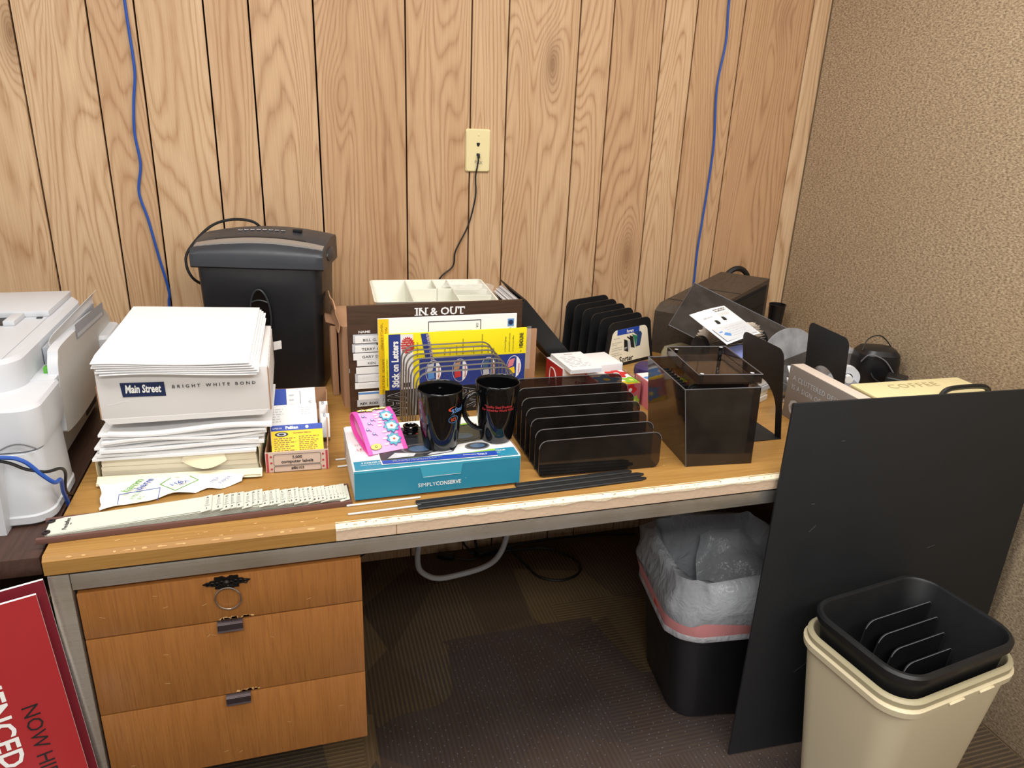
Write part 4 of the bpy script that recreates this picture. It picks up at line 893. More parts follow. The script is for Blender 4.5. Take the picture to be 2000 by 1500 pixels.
# coiled black lead
t = thing('coiled_cord', 'little coil of black cord on the teal carton beside pink band', 'cord', (-.288, -.775, DT+.0700), 0)
m = MB(); m.tube([((.013+.0012*math.sin(a*.7))*math.cos(a), .013*math.sin(a), .0026+.0042*a/(2*PI)) for a in [i*2*PI/18 for i in range(18*4)]], .0022, 'black_gloss', 7); m.build('coil', t)

# ---- pink printed wrist band
t = thing('wrist_band', 'hot pink flower printed band loop lying on the teal carton', 'band', (-.340, -.838, DT+.0656), D2R(13))
prof = [(0, .001), (.020, .001), (.05, .003), (.086, .009), (.102, .020), (.107, .034), (.100, .046), (.086, .050), (.066, .045), (.044, .033), (.022, .018), (.006, .006)]
pr = [(p.x, p.y) for p in catmull([(a, b, 0) for a, b in prof], 5, True)]
def loop(m, x0, x1, th, mat, inner):
    n = len(pr); cx = sum(p[0] for p in pr)/n; cy = sum(p[1] for p in pr)/n
    out, inn = [], []
    for i in range(n):
        a, b = Vector(pr[i-1]), Vector(pr[(i+1) % n]); tn = (b-a).normalized(); nn = Vector((tn.y, -tn.x)); p = Vector(pr[i]); out.append(p+nn*th); inn.append(p-nn*.0012)
    rings = [[(x0, p.x, p.y) for p in out], [(x1, p.x, p.y) for p in out], [(x1, p.x, p.y) for p in inn], [(x0, p.x, p.y) for p in inn], [(x0, p.x, p.y) for p in out]]
    m.loft(rings[:2], mat, False, False); m.loft(rings[1:3], mat, False, False); m.loft(rings[2:4], inner, False, False); m.loft(rings[3:5], mat, False, False)
m = MB(); loop(m, -.030, .030, .0006, 'pale_pink', 'pale_pink')
def onband(s, x):   # s in 0..1 along the upper face from the rounded top to the front
    q = face_pt(s); return Vector((x, q.x, q.y))
FACE = catmull([(.100, .046, 0), (.086, .050, 0), (.066, .045, 0), (.044, .033, 0), (.022, .018, 0), (.006, .006, 0)], 8)
def face_pt(s): 
    k = s*(len(FACE)-1); i = min(int(k), len(FACE)-2); return FACE[i].lerp(FACE[i+1], k-i)
bx = X
def blob(x, s, r, mat, lift, k=1., n=18, amp=0., lob=5):
    a, b = face_pt(max(0, s-.04)), face_pt(min(1, s+.04)); by = Vector((0, a.x-b.x, a.y-b.y)).normalized(); m.poly([(r*(1+amp*math.cos(lob*2*PI*j/n))*math.cos(2*PI*j/n), k*r*(1+amp*math.cos(lob*2*PI*j/n))*math.sin(2*PI*j/n)) for j in range(n)], onband(s, x), bx, by, mat, lift+.0012)
for x, s, r in ((-.020, .16, .009), (-.006, .20, .0075), (.008, .15, .009), (.021, .18, .007)): blob(x, s, r*1.1, 'ink_black', .0012, .8, 30, .14, 5); blob(x, s, r, 'pastel_yellow', .0015, .8, 30, .14, 5); blob(x, s, r*.55, 'white_flower', .0018, .8); blob(x, s, r*.16, 'ink_black', .0021)
for x, s, r in ((.020, .42, .012), (.022, .62, .013), (.018, .84, .012)): blob(x, s, r*1.08, 'ink_blue', .0012, 1., 40, .16, 8); blob(x, s, r, 'sky_teal', .0014, 1., 40, .16, 8); blob(x, s, r*.72, 'white_flower', .0017, .8, 30, .12, 5); blob(x, s, r*.2, 'orange_red', .0020)
for i in range(14): x, s = random.uniform(-.002, .012), .2+i*.055; blob(x, s, .0032, 'white_flower', .0012, .7, 16, .3, 2)
for x, s in ((-.024, .36), (-.018, .52), (-.010, .46), (-.016, .70), (-.025, .62)): blob(x, s, .0028, 'ink_blue', .0012); blob(x, s, .0016, 'white_flower', .0015); m.tube([onband(s, x)+Z*.0026, onband(s+.05, x+.006)+Z*.0026], .0005, 'ink_blue', 4)
blob(-.020, .93, .011, 'ink_black', .0010, .6); blob(-.020, .93, .0102, 'pastel_yellow', .0013, .6); blob(-.020, .93, .0025, 'ink_black', .0016); blob(-.020, .93, .0014, 'pastel_yellow', .0019)
o = m.build('printed_band', t, 40); o['label'] = 'flower printed band'
m = MB(); loop(m, -.038, -.030, .0014, 'hot_pink', 'hot_pink'); loop(m, .030, .038, .0014, 'hot_pink', 'hot_pink'); o = m.build('edge_binding', t, 40); o['label'] = 'hot pink edge binding'

# ---- black mugs
def mug(label, loc, rz, handle_ang, draw):
    t = thing('mug', label, 'mug', loc, rz, 'black mugs on the teal carton')
    H = .118; prof = [(.0, .0015), (.024, .0015), (.0265, 0), (.0300, .0008), (.0315, .004), (.0345, .020), (.0385, .048), (.0412, .075), (.0424, .100), (.0426, H-.003), (.0424, H-.0008), (.0414, H), (.0402, H-.0012), (.0396, H-.010), (.0380, .075), (.0350, .045), (.0300, .012), (.0, .009)]
    m = MB(); m.lathe(prof, 'black_gloss', 64); m.build('cup', t, 50)
    ca, sa = math.cos(handle_ang), math.sin(handle_ang)
    pth = catmull([(.0395, .098), (.052, .102), (.066, .096), (.073, .080), (.071, .060), (.060, .042), (.046, .030), (.0345, .026)], 5)
    m = MB(); rings = []
    for i, p in enumerate(pth):
        a, b = pth[max(0, i-1)], pth[min(len(pth)-1, i+1)]; d = Vector((b[0]-a[0], b[1]-a[1])).normalized(); nn = Vector((-d.y, d.x))
        rings.append([(Vector((ca*(p[0]+nn.x*.0045*math.cos(q))-sa*.0058*math.sin(q), sa*(p[0]+nn.x*.0045*math.cos(q))+ca*.0058*math.sin(q), p[1]+nn.y*.0045*math.cos(q)))) for q in [2*PI*j/10 for j in range(10)]])
    m.loft(rings, 'black_gloss'); m.build('handle', t, 60)
    def rad(z):
        for (r0, z0), (r1, z1) in zip(prof[2:9], prof[3:10]):
            if z0 <= z <= z1: return r0+(r1-r0)*(z-z0)/(z1-z0)
        return .0426
    def wrap(m, verts, faces, ang, z0, mat, lift=.0004):
        vs = []
        for p in verts:
            z = z0+p.y; r = rad(z)+lift; a = ang+p.x/rad(z); vs.append((r*math.cos(a), r*math.sin(a), z))
        m.add(vs, faces, mat)
    m = MB(); draw(m, wrap); o = m.build('print', t)
def draw1(m, wrap):   # swoosh, lettering and ringed initials
    a0 = D2R(-79)
    def shape(pts, dx, z0, mat, lift=.0004): wrap(m, [Vector((x+dx, y, 0)) for x, y in pts], [list(range(len(pts)))], a0, z0, mat, lift)
    sw = [(-.001, .006), (.006, .0095), (.014, .0102), (.006, .0080), (.0022, .0055), (.004, .003), (.009, .000), (.003, .001), (-.0005, .003)]
    shape(sw, 0, .083, 'orange_red')
    shape([(.004, .009), (.010, .0085), (.007, .006), (.0085, .0035), (.007, .0005), (.001, -.003), (.005, .0005), (.0055, .003), (.003, .006)], .002, .079, 'sky_print', .0006)
    v, f = text_mesh('Steel', .0140, 'LEFT', .02); wrap(m, [Vector((p.x*.8+.011+p.y*.2, p.y, 0)) for p in v], f, a0, .080, 'sky_print', .0006)
    ring = [(.010+.0105*math.cos(q), .0075*math.sin(q)) for q in [2*PI*j/28 for j in range(28)]]; rin = [(.010+.0095*math.cos(q), .0065*math.sin(q)) for q in [2*PI*j/28 for j in range(28)]]
    n = 28; wrap(m, [Vector((x, y, 0)) for x, y in ring+rin], [[i, (i+1) % n, n+(i+1) % n, n+i] for i in range(n)], a0, .067, 'sky_print', .0006)
    v, f = text_mesh('SCI', .0085, 'CENTER', .03); wrap(m, [Vector((p.x+.010, p.y-.003, 0)) for p in v], f, a0, .067, 'orange_red', .0006)
def draw2(m, wrap):
    for s, z in (('"Quality Steel Products', .0775), ('For Industries World Wide"', .0705)):
        v, f = text_mesh(s, .0072, 'CENTER', .012); wrap(m, [Vector((p.x*.80, p.y, 0)) for p in v], f, D2R(-101), z, 'ink_red', .0005)
mug('black mug with red and blue logo at left on the teal carton', (-.2405, -.829, DT+.0668), 0, D2R(80), draw1)
mug('black mug with red slogan at right, handle toward the other mug', (-.1265, -.815, DT+.0665), 0, D2R(196), draw2)

# ---- black plastic rails and steel rods
RS = [(0, 0), (.013, 0), (.0142, .003), (.012, .0045), (.0085, .0045), (.0080, .0066), (.0058, .0066), (.0050, .0045), (.001, .0045), (-.0006, .003)]
for k, (y, z, x1) in enumerate(((0, 0, .455), (.0165, 0, .458), (.0335, 0, .440))):
    t = thing('plastic_rail', ('black plastic rail nearest the desk edge in front of teal carton', 'black plastic rail, middle one of three lying flat by the desk edge', 'black plastic rail farthest from the desk edge, tucked under the smoked sorter')[k], 'rail', (-.302, -.948, DT), D2R(2.1), 'black rails at the desk edge')
    m = MB(); m.loft([[(x, y+.006+(a-.006)*s, z+b*(.6 if s < .9 else 1)) for a, b in RS] for x, s in ((0 if k < 2 else .195, .9), (.2, 1), (x1-.014, 1), (x1, .3))], 'black_satin'); m.build('rail', t)
for k, (a, b) in enumerate((((-.424, -.909), (-.292, -.9065)), ((-.424, -.939), (-.296, -.9355)), ((-.431, -.721), (-.150, -.709)), ((-.429, -.752), (-.150, -.742)))):
    t = thing('steel_rod', ('thin steel rod just below the teal carton front face', 'thin steel rod nearest the chipped desk edge', 'thin steel rod poking out left of teal carton, farther back of two', 'thin steel rod poking out left of teal carton, nearer of two')[k], 'rod', (a[0], a[1], DT+.0021), math.atan2(b[1]-a[1], b[0]-a[0]), 'steel rods around the teal carton')
    m = MB(); L = math.hypot(b[0]-a[0], b[1]-a[1]); m.tube([(0, 0, 0), (L, 0, 0)], .0019, 'white_rod', 10); m.build('rod', t)

# ---- smoked letter sorter
t = thing('smoked_letter_sorter', 'translucent smoked acrylic letter sorter between the mugs and smoked card box', 'sorter', (-.056, -.879, DT), D2R(-1.0))
for i in range(7):
    y = i*.0350; hh = .0775+i*.0083; x0 = .0005*i; wv = .2575; r = .016
    pl = rrect(wv, hh-(0 if i == 0 else .004), r, 5, wv/2, hh/2+.0) if i == 0 else [(p[0], p[1]) for p in rrect(wv-.004, hh+.02, r, 5, wv/2, hh/2-.010) if p[1] > -.0] 
    if i: pl = [(.002, .002)]+[(wv-.002, .002)]+[p for p in rrect(wv-.004, hh, r, 6, wv/2, hh/2) if p[1] > hh*.5]
    lean = Vector((0, .05, 1)).normalized()
    m = MB(); m.prism(pl, .0030, (x0, y, 0), X, lean, 'smoked_acrylic'); m.tube([Vector((x0+p[0], y-.0002, 0))+lean*p[1] for p in pl if p[1] > hh*.45], .0007, 'ink_grey', 4); m.build('divider', t)  # grey tube paints the highlight along each acrylic edge
m = MB(); m.box2((.004, .004, .0015), (.2535, .205, .0045), 'smoked_acrylic', bev=.0008, seg=1); m.build('base_plate', t)
# ================================================================== right part of the desk
# ---- black desk file with printed insert
t = thing('desk_file_sorter', 'black plastic file sorter with printed insert on its front plate', 'sorter', (.325, -.305, DT), D2R(22))
def plate(m, y, hh, x0, wb, wt, mat):
    r = .022; pts = [(x0, 0), (x0+wb, 0)]; xl, xr = x0+(wb-wt)/2, x0+(wb+wt)/2
    pts += [(xr+.004-r+r*math.sin(a)*1.0+(.0), hh-r+r*math.cos(a)) for a in [PI/2*(1-j/6) for j in range(7)]]
    pts += [(xl-.004+r-r*math.sin(a), hh-r+r*math.cos(a)) for a in [PI/2*j/6 for j in range(7)]]
    m.prism(pts, .004, (0, y, 0), X, (0, .06, 1), mat)
for i in range(6):
    m = MB(); plate(m, i*.0345, .130+.0055*i, 0, .205, .165, 'black_satin')
    if i == 0:
        up = Vector((0, .06, 1)).normalized(); O = ((0, -.0002, 0), X, up); r = .02
        lab = [(.012, .010), (.193, .010)]+[(.176-r+r*math.sin(a), .108-r+r*math.cos(a)) for a in [PI/2*(1-j/6) for j in range(7)]]+[(.029+r-r*math.sin(a), .108-r+r*math.cos(a)) for a in [PI/2*j/6 for j in range(7)]]
        m.poly(lab, *O, 'paper_cream', .0005); m.rect(.050, .092, .140, .108, *O, 'royal_blue', .0008); m.text('Rogers', .012, Vector((.088, 0, 0))+up*.0955, X, up, 'ink_white', bold=.035, lift=.0012, sx=.8)
        m.text('Made in USA', .0045, Vector((.036, 0, 0))+up*.082, X, up, 'ink_black', lift=.0008)
        for s, z in (('Large 6 compartment', .070), ('vertical file', .064), ('Stores file folders, mail', .055), ('literature and catalogs', .049), ('Great for use in', .040), ('organizing. Supply files', .034)): m.text(s, .0046, Vector((.030, 0, 0))+up*z, X, up, 'ink_black', lift=.0008)
        m.text('Sorter', .022, Vector((.062, 0, 0))+up*.012, X, up, 'ink_black', bold=.03, lift=.0008)
        for pts, c in (([(.080, .045), (.078, .078), (.092, .072), (.098, .038)], 'printer_dark'), ([(.092, .072), (.108, .068), (.100, .036)], 'ink_lightgrey'), ([(.090, .081), (.104, .072), (.105, .076), (.091, .085)], 'printer_dark'), ([(.100, .086), (.116, .080), (.124, .046), (.108, .05)], 'printer_dark'), ([(.109, .088), (.134, .080), (.126, .048), (.118, .078)], 'green_folder'), ([(.113, .094), (.146, .092), (.152, .084), (.146, .050), (.128, .048), (.134, .080)], 'blue_folder'), ([(.081, .046), (.093, .047), (.092, .054), (.081, .053)], 'paper_white')): m.poly(pts, *O, c, .0010)
    o = m.build('divider', t)
m = MB(); m.box2((.004, .002, .001), (.201, .185, .005), 'black_satin', bev=.001); m.build('base', t)

# ---- red and white carton, note pad
t = thing('small_carton', 'red and white carton carrying a white note pad behind the smoked sorter', 'carton', (.143, -.464, DT), D2R(6))
m = MB(); w, d, h = .172, .098, .070; m.box2((0, 0, 0), (w, d, h), 'paper_white', bev=.001)
m.rect(.001, .001, d-.001, h-.001, (0, d, 0), -Y, Z, 'red_carton', .0005); pts = [(0, .02+.03*math.sin(a), .015+.035*math.sin(a/2+.3)) for a in [i*PI/8 for i in range(9)]]
m.tube([(-.0008, .072, .006), (-.0008, .072, .046), (-.0008, .062, .054), (-.0008, .045, .050), (-.0008, .034, .030), (-.0008, .030, .006)], .0016, 'ink_white', 5, k=4)
m.text('Stampe', .020, (.035, 0, .020), X, Z, 'ink_red', bold=.03, lift=.0007); m.text('self inking marker', .010, (.03, 0, .052), X, Z, 'rose_print', bold=.02, lift=.0007); m.poly([(.085, .008), (.115, .008), (.10, .034)], (0, 0, 0), X, Z, 'ink_red', .0009)
m.build('carton', t)
t = thing('note_pad', 'white printed note pad lying on the red and white carton', 'note pad', (.147, -.505, DT+.0703), D2R(3))
m = MB(); w, d = .086, .132
for i in range(4): m.box2((.0004*i, 0, .0028*i), (w-.0006*(3-i), d, .0028*i+.0026), 'paper_white', bev=.0003, seg=1)
T = ((0, 0, .0113), X, Y); m.text('Notes', .009, (.032, d-.018, .0113), X, Y, 'cardboard_dark', lift=.0004); m.scribble(.012, .018, w-.012, d-.03, 8, *T, 'ink_lightgrey', .0004, .18)
for i in range(30): m.rect(.003+i*.0027, .001, .0038+i*.0027, .010, (0, -.0002, 0), X, Z, 'ink_lightgrey', .0003)
m.build('sheets', t)

# ---- flower printed boxes
def flowerbox(label, loc, rz, w, d, h):
    t = thing('flower_box', label, 'box', loc, rz); m = MB(); m.box2((0, 0, 0), (w, d, h), 'rose_print', bev=.001)
    faces = (((0, 0, 0), X, Z, w, h), ((w, 0, 0), Y, Z, d, h), ((0, 0, h), X, Y, w, d))
    for fi, (o, ux, uy, a, b) in enumerate(faces):
        if fi == 2: m.rect(.002, .002, a-.002, b-.002, o, ux, uy, 'paper_white', .0003)
        m.rect(.001, .001, a-.001, b*.22, o, ux, uy, 'yellow_print', .0004)
        for cx, cy, r, c1, c2 in ((.30, .42, .30, 'sky_print', 'pastel_yellow'), (.72, .75, .26, 'red_carton', 'paper_white'), (.86, .25, .20, 'lime_print', 'pastel_yellow')):
            rr = r*b; n = 30
            cl = lambda v, hi: min(max(v, .001), hi-.001)
            m.poly([(cl(a*cx+rr*(1+.2*math.cos(5*q))*math.cos(q), a), cl(b*cy+rr*(1+.2*math.cos(5*q))*math.sin(q), b)) for q in [2*PI*j/n for j in range(n)]], o, ux, uy, c1, .0006+.0001*cx); m.poly([(a*cx+rr*.3*math.cos(q), cl(b*cy+rr*.3*math.sin(q), b)) for q in [2*PI*j/n for j in range(n)]], o, ux, uy, c2, .0009+.0001*cx)
    m.build('carton', t)
    m = MB(); m.box2((-.0012, -.0012, h*.0+.001), (w+.0012, -.0006, h+.006), 'clear_plastic'); m.box2((w+.0006, -.0012, .001), (w+.0012, d, h+.006), 'clear_plastic'); m.build('clear_sleeve', t)
flowerbox('flower printed box in clear sleeve just behind the smoked letter sorter', (.205, -.575, DT), D2R(4), .104, .100, .060)
flowerbox('flower printed box seen through the smoked acrylic card box', (.318, -.605, DT), D2R(2), .10, .085, .068)
t = thing('round_tin', 'dark purple round lidded tin beside the flower printed box', 'tin', (.372, -.478, DT), 0)
m = MB(); m.lathe([(.0, 0), (.030, 0), (.033, .004), (.033, .045), (.036, .048), (.0375, .056), (.036, .068), (.028, .074), (0, .076)], 'purple_plastic', 36); m.build('tin', t)

# ---- smoked acrylic card box with loose lid
t = thing('smoked_card_box', 'open smoked acrylic card box with black dividers near the desk front', 'box', (.257, -.895, DT+.0003), D2R(-5.4))
b0 = [(0, 0), (.1457, 0), (.142, .213), (0, .215)]; b1 = [(-.022, .003), (.142, .003), (.142, .207), (-.020, .209)]; hz = .168; th = .0030
def panel(name, i, j, z0=0., z1=hz, inset=0., mat='smoked_box_acrylic', t_=th):
    f = lambda k, z: Vector((b0[k][0]+(b1[k][0]-b0[k][0])*z/hz, b0[k][1]+(b1[k][1]-b0[k][1])*z/hz, z))
    q = [f(i, z0), f(j, z0), f(j, z1), f(i, z1)]; n = (q[1]-q[0]).cross(q[3]-q[0]).normalized()
    q = [p-n*inset for p in q]; m = MB(); m.loft([q, [p-n*t_ for p in q]], mat); return m.build(name, t)
for i, j, nm in ((0, 1, 'front_panel'), (1, 2, 'side_panel'), (2, 3, 'back_panel'), (3, 0, 'side_panel')): panel(nm, i, j)
m = MB(); m.box2((.004, .004, .001), (.138, .208, .004), 'smoked_box_acrylic'); m.build('base_panel', t)
m = MB()
rim = [Vector((b1[k][0], b1[k][1], hz+.0004)) for k in range(4)]; m.tube(rim, .0011, 'ink_grey', 5, closed=True); m.tube([(0, -.0005, 0), (b1[0][0], b1[0][1]-.0005, hz)], .0007, 'ink_grey', 5); m.build('polished_edge', t)
for k in range(6):
    y = .010+.008*k; m = MB(); r = .012; hh = .150+.002*k; s = .018*(1 if k == 0 else .3)
    pts = [(.006, .022), (.134, .022), (.136, hh-r)]+[(.136-r+r*math.cos(a), hh-r+r*math.sin(a)) for a in [PI/2*q/4 for q in range(1, 5)]]+[(.004+s+r-r*math.sin(a), hh-r+r*math.cos(a)) for a in [PI/2*q/4 for q in range(0, 5)]]
    m.prism(pts, .0022, (0, y, 0), X, (0, .03, 1), 'black_matte_board'); m.build('divider', t)
m = MB()
for k in range(8): m.box2((-.004, .075+.015*k, .125), (.020, .079+.015*k, .150), 'black_satin')
m.box2((-.004, .06, .122), (.018, .20, .127), 'black_satin'); m.build('rib_rack', t)
t = thing('peg_tray', 'upturned smoked acrylic lid with pegs resting on the smoked card box', 'lid', (.272, -.873, DT+.1715), D2R(-8.5))
w, d, hz2 = .136, .186, .0200
m = MB(); m.box2((0, 0, 0), (w, d, .003), 'smoked_box_acrylic'); m.build('plate', t)
m = MB()
for a, b in (((0, 0), (w, .0028)), ((0, d-.0028), (w, d)), ((0, .0028), (.0028, d-.0028)), ((w-.0028, .0028), (w, d-.0028))): m.box2((a[0], a[1], .003), (b[0], b[1], hz2), 'smoked_box_acrylic')
m.tube([(0, 0, hz2), (w, 0, hz2), (w, d, hz2), (0, d, hz2)], .0009, 'ink_grey', 5, closed=True); m.build('rim', t)
for x, y, hp in ((.012, .012, .018), (w-.016, .014, .018), (.016, d-.014, .018), (w-.034, d-.050, .034)):
    m = MB(); m.lathe([(.0040, .003), (.0040, hp*.45), (.0044, hp*.47), (.0044, hp*.53), (.0040, hp*.55), (.0040, hp), (0, hp+.0004)], 'black_gloss', 14, (x, y, 0)); m.lathe([(.0042, hp+.0003), (0, hp+.0007)], 'ink_lightgrey', 12, (x, y, 0)); m.build('peg', t)

# ---- bookends
def bookend(label, loc, rz, lean, base):
    t = thing('bookend', label, 'bookend', loc, rz, 'black metal bookends')
    W, H, r = .155, .213, .018; up = Vector((-math.sin(lean), 0, math.cos(lean)))
    lw = .022; R_ = (W-2*lw)/2; ac = .062
    pts = [(0, 0), (lw, 0)]+[(W/2-R_*math.cos(a), ac+R_*1.05*math.sin(a)) for a in [PI*j/18 for j in range(19)]]+[(W-lw, 0), (W, 0)]
    pts += [(W-r+r*math.cos(a), H-r+r*math.sin(a)) for a in [PI/2*j/6 for j in range(7)]]+[(r-r*math.sin(a), H-r+r*math.cos(a)) for a in [PI/2*j/6 for j in range(7)]]
    m = MB()   # plate as two halves so that the arch stays clean
    n = len(pts)
    def half(lo):
        k = [p for p in pts if (p[0] <= W/2+1e-6) == lo or abs(p[0]-W/2) < 1e-6]
        return k
    left = [(0, 0), (lw, 0)]+[(W/2-R_*math.cos(a), ac+R_*1.05*math.sin(a)) for a in [PI/2*j/10 for j in range(11)]]+[(W/2, H)]+[(r-r*math.sin(a), H-r+r*math.cos(a)) for a in [PI/2*j/6 for j in range(7)]]
    right = [(W-x, y) for x, y in left][::-1]
    for P_ in (left, right): m.prism(P_, .0012, (0, 0, .0015), Y, up, 'black_satin')
    m.build('plate', t)
    m = MB(); r = .014; L = base
    pts = [(-x, y) for x, y in [(0, 0), (L-r, 0)]]+[(-(L-r+r*math.sin(a)), r-r*math.cos(a)) for a in [PI/2*j/5 for j in range(1, 6)]]+[(-(L-r+r*math.cos(a)), W-.03-r+r*math.sin(a)) for a in [PI/2*j/5 for j in range(0, 6)]]+[(0, W-.03)]
    m.prism(pts[::-1], .0013, (.001, 0, .0015), X, Y, 'black_satin'); m.build('foot', t)
bookend('black metal bookend in front, beside the smoked card box', (.541, -.815, DT), D2R(0), D2R(8.6), .105)
bookend('black metal bookend farther back, behind the grey desk sign', (.731, -.775, DT), D2R(-4), D2R(5), .070)

# ---- grey desk sign block
t = thing('desk_sign', 'grey block desk sign about a cluttered desk in front of coffee box', 'sign', (.634, -.688, DT), D2R(-90.8))
m = MB(); m.box2((0, 0, 0), (.26, .003, .131), 'book_grey', bev=.0006)
m.text('A CLUTTERED DESK', .0165, (.018, 0, .098), X, Z, 'ink_lightgrey', bold=.012, lift=.0006, spacing=1.12); m.text('IS A SIGN OF', .0165, (.018, 0, .076), X, Z, 'ink_lightgrey', bold=.012, lift=.0006, spacing=1.12); m.text('GENIUS', .050, (.018, 0, .016), X, Z, 'ink_lightgrey', bold=.03, lift=.0006); m.build('face', t)
m = MB(); m.box2((.0, .003, 0), (.26, .036, .130), 'book_pages', bev=.0006); m.build('block', t)

# ---- rotary card file, booklets and leaflet
t = thing('rotary_card_file', 'rotary card file with ribbed black knobs below the dusty smoked cover', 'card file', (.612, -.462, DT), D2R(9))
m = MB(); m.loft([[(x, y, z) for x, y in rrect(a, b, .02, 4)] for a, b, z in ((.24, .10, 0), (.24, .10, .012), (.22, .08, .040), (.21, .07, .045))], 'putty_plastic'); m.build('base', t)
m = MB()
for s in (-1, 1): m.box2((s*.085-.004, -.02, .04), (s*.085+.004, .02, .115), 'steel_wire', bev=.001)
m.tube([(-.10, 0, .115), (.10, 0, .115)], .006, 'steel_wire', 10); m.build('axle_frame', t)
for s in (-1, 1):
    m = MB(); R90 = Matrix.Rotation(PI/2*s, 3, 'Y'); m.lathe([(.0, 0), (.022, 0), (.026, .004), (.027, .018), (.025, .023), (0, .024)], 'black_plastic', 40, (s*.086, 0, .115), R90)
    for j in range(30): a = 2*PI*j/30; m.tube([(s*.090, .0265*math.cos(a), .115+.0265*math.sin(a)), (s*.103, .0272*math.cos(a), .115+.0272*math.sin(a))], .0012, 'black_plastic', 5)
    m.build('knob', t)
m = MB()
for j in range(54):
    a = 2*PI*j/54+.03*math.sin(j*1.7); r1 = .047+.003*math.sin(j*2.3); c, s = math.cos(a), math.sin(a)
    m.loft([[(-.078, .012*c, .115+.012*s), (.078, .012*c, .115+.012*s), (.078, r1*c, .115+r1*s), (-.078, r1*c, .115+r1*s)], [(-.078, .012*c-.0004*s, .115+.012*s+.0004*c), (.078, .012*c-.0004*s, .115+.012*s+.0004*c), (.078, r1*c-.0004*s, .115+r1*s+.0004*c), (-.078, r1*c-.0004*s, .115+r1*s+.0004*c)]], 'rolo_cards')
m.build('cards', t)
t = thing('booklet_stack', 'stack of pale booklets under blue booklet behind the front bookend', 'booklets', (.572, -.640, DT), D2R(28))
m = MB()
for k in range(8): m.box((.05+.002*(k % 3), .052+.002*(k % 2), .0075+.0148*k), (.098, .100, .0135), ('rolo_cards', 'paper_cream', 'ink_lightgrey', 'paper_white')[k % 4], rz=.04*math.sin(k*2.), bev=.0008, seg=1)
m.build('booklets', t)
m = MB(); m.box((.050, .052, .1222), (.097, .100, .004), 'booklet_blue', rz=-.03, bev=.0008, seg=1); m.lathe([(.004, .1244), (0, .1247)], 'paper_white', 12, (.03, .03, 0)); o = m.build('top_booklet', t); o['label'] = 'blue top booklet'
t = thing('leaflet', 'white printed leaflet with black marks lying over the knob and booklets', 'leaflet', (.496, -.622, DT+.1655), 0)
C0, C1, C3 = Vector((0, 0, 0)), Vector((.153, .083, -.002)), Vector((-.036, .112, .050))
ex, ey = C1.normalized(), C3.normalized(); ey = (ey-ex*ey.dot(ex)).normalized(); nn = ex.cross(ey)
LW, LD = .168, .122
m = MB(); m.grid(lambda u, v: ex*(u*LW)+ey*(v*LD)+nn*(.003*math.sin(u*PI)), 10, 12, 'paper_white', .0006)
O = (nn*.0032, ex, ey)
m.poly([(.008, .006), (.160, .006), (.160, .056), (.008, .056)], O[0], ex, ey, 'pale_grey_plastic', .0005)
for x, y in ((.050, .066), (.090, .072)): m.poly([(x, y), (x+.012, y-.002), (x+.017, y+.003), (x+.015, y+.012), (x+.004, y+.014)], O[0], ex, ey, 'ink_black', .0006)
m.poly([(.024, .028), (.040, .034), (.054, .026), (.046, .018), (.034, .022)], O[0], ex, ey, 'sky_print', .0008); m.rect(.018, .036, .032, .040, O[0], ex, ey, 'sky_print', .0008)
m.scribble(.055, .014, .15, .05, 5, O[0], ex, ey, 'ink_lightgrey', .0008, .25); m.scribble(.095, .104, .155, .116, 2, O[0], ex, ey, 'ink_grey', .0006, .5, .1); m.scribble(.095, .088, .15, .100, 3, O[0], ex, ey, 'ink_lightgrey', .0006, .3); m.scribble(.025, .09, .07, .098, 1, O[0], ex, ey, 'ink_lightgrey', .0006, .4)
m.build('sheet', t)
# ---- smoked cover propped over the card file
t = thing('smoked_cover', 'large dusty smoked plastic cover propped at a slant above card file', 'cover', (.628, -.22, .952), 0)
e1 = Vector((.743, -.577, -.343)).normalized(); e2 = Vector((-.69, -.632, -.348)); e2 = (e2-e1*e2.dot(e1)).normalized(); nn = e1.cross(e2); nn = -nn if nn.z < 0 else nn
L1, L2 = .392, .222
def pl(a, b, c=0.): return e1*a+e2*b-nn*c
m = MB(); m.loft([[pl(0, 0), pl(L1, 0), pl(L1, L2), pl(0, L2)], [pl(0, 0, .003), pl(L1, 0, .003), pl(L1, L2, .003), pl(0, L2, .003)]], 'dusty_smoked_plastic'); m.tube([pl(0, 0), pl(L1, 0), pl(L1, L2), pl(0, L2)], .0014, 'ink_grey', 6, closed=True); m.build('top_sheet', t)
m = MB()
for a, b in (((0, 0), (L1, 0)), ((0, 0), (0, L2))): m.loft([[pl(*a, .003), pl(*b, .003), pl(*b, .022), pl(*a, .022)], [pl(a[0]+.002, a[1]+.002, .003), pl(b[0]+.002, b[1]+.002, .003), pl(b[0]+.002, b[1]+.002, .022), pl(a[0]+.002, a[1]+.002, .022)]], 'dusty_smoked_plastic')
m.build('flange', t)
m = MB(); a14 = D2R(14); fx = Vector((math.cos(a14), math.sin(a14), 0)); fo = Vector((.690-.628, -.520+.22, DT+.002-.952)); fu = Vector((-.18*math.sin(a14), .18*math.cos(a14), 1)).normalized()
pts = [(0, 0), (.21, 0), (.21, .10)]+[(.105+.105*math.cos(a), .075+.075*math.sin(a)) for a in [PI*j/20 for j in range(2, 21)]]
m.prism(pts, .003, fo, fx, fu, 'frosted_plastic'); o = m.build('end_panel', t); o['label'] = 'pale frosted round-topped end panel'

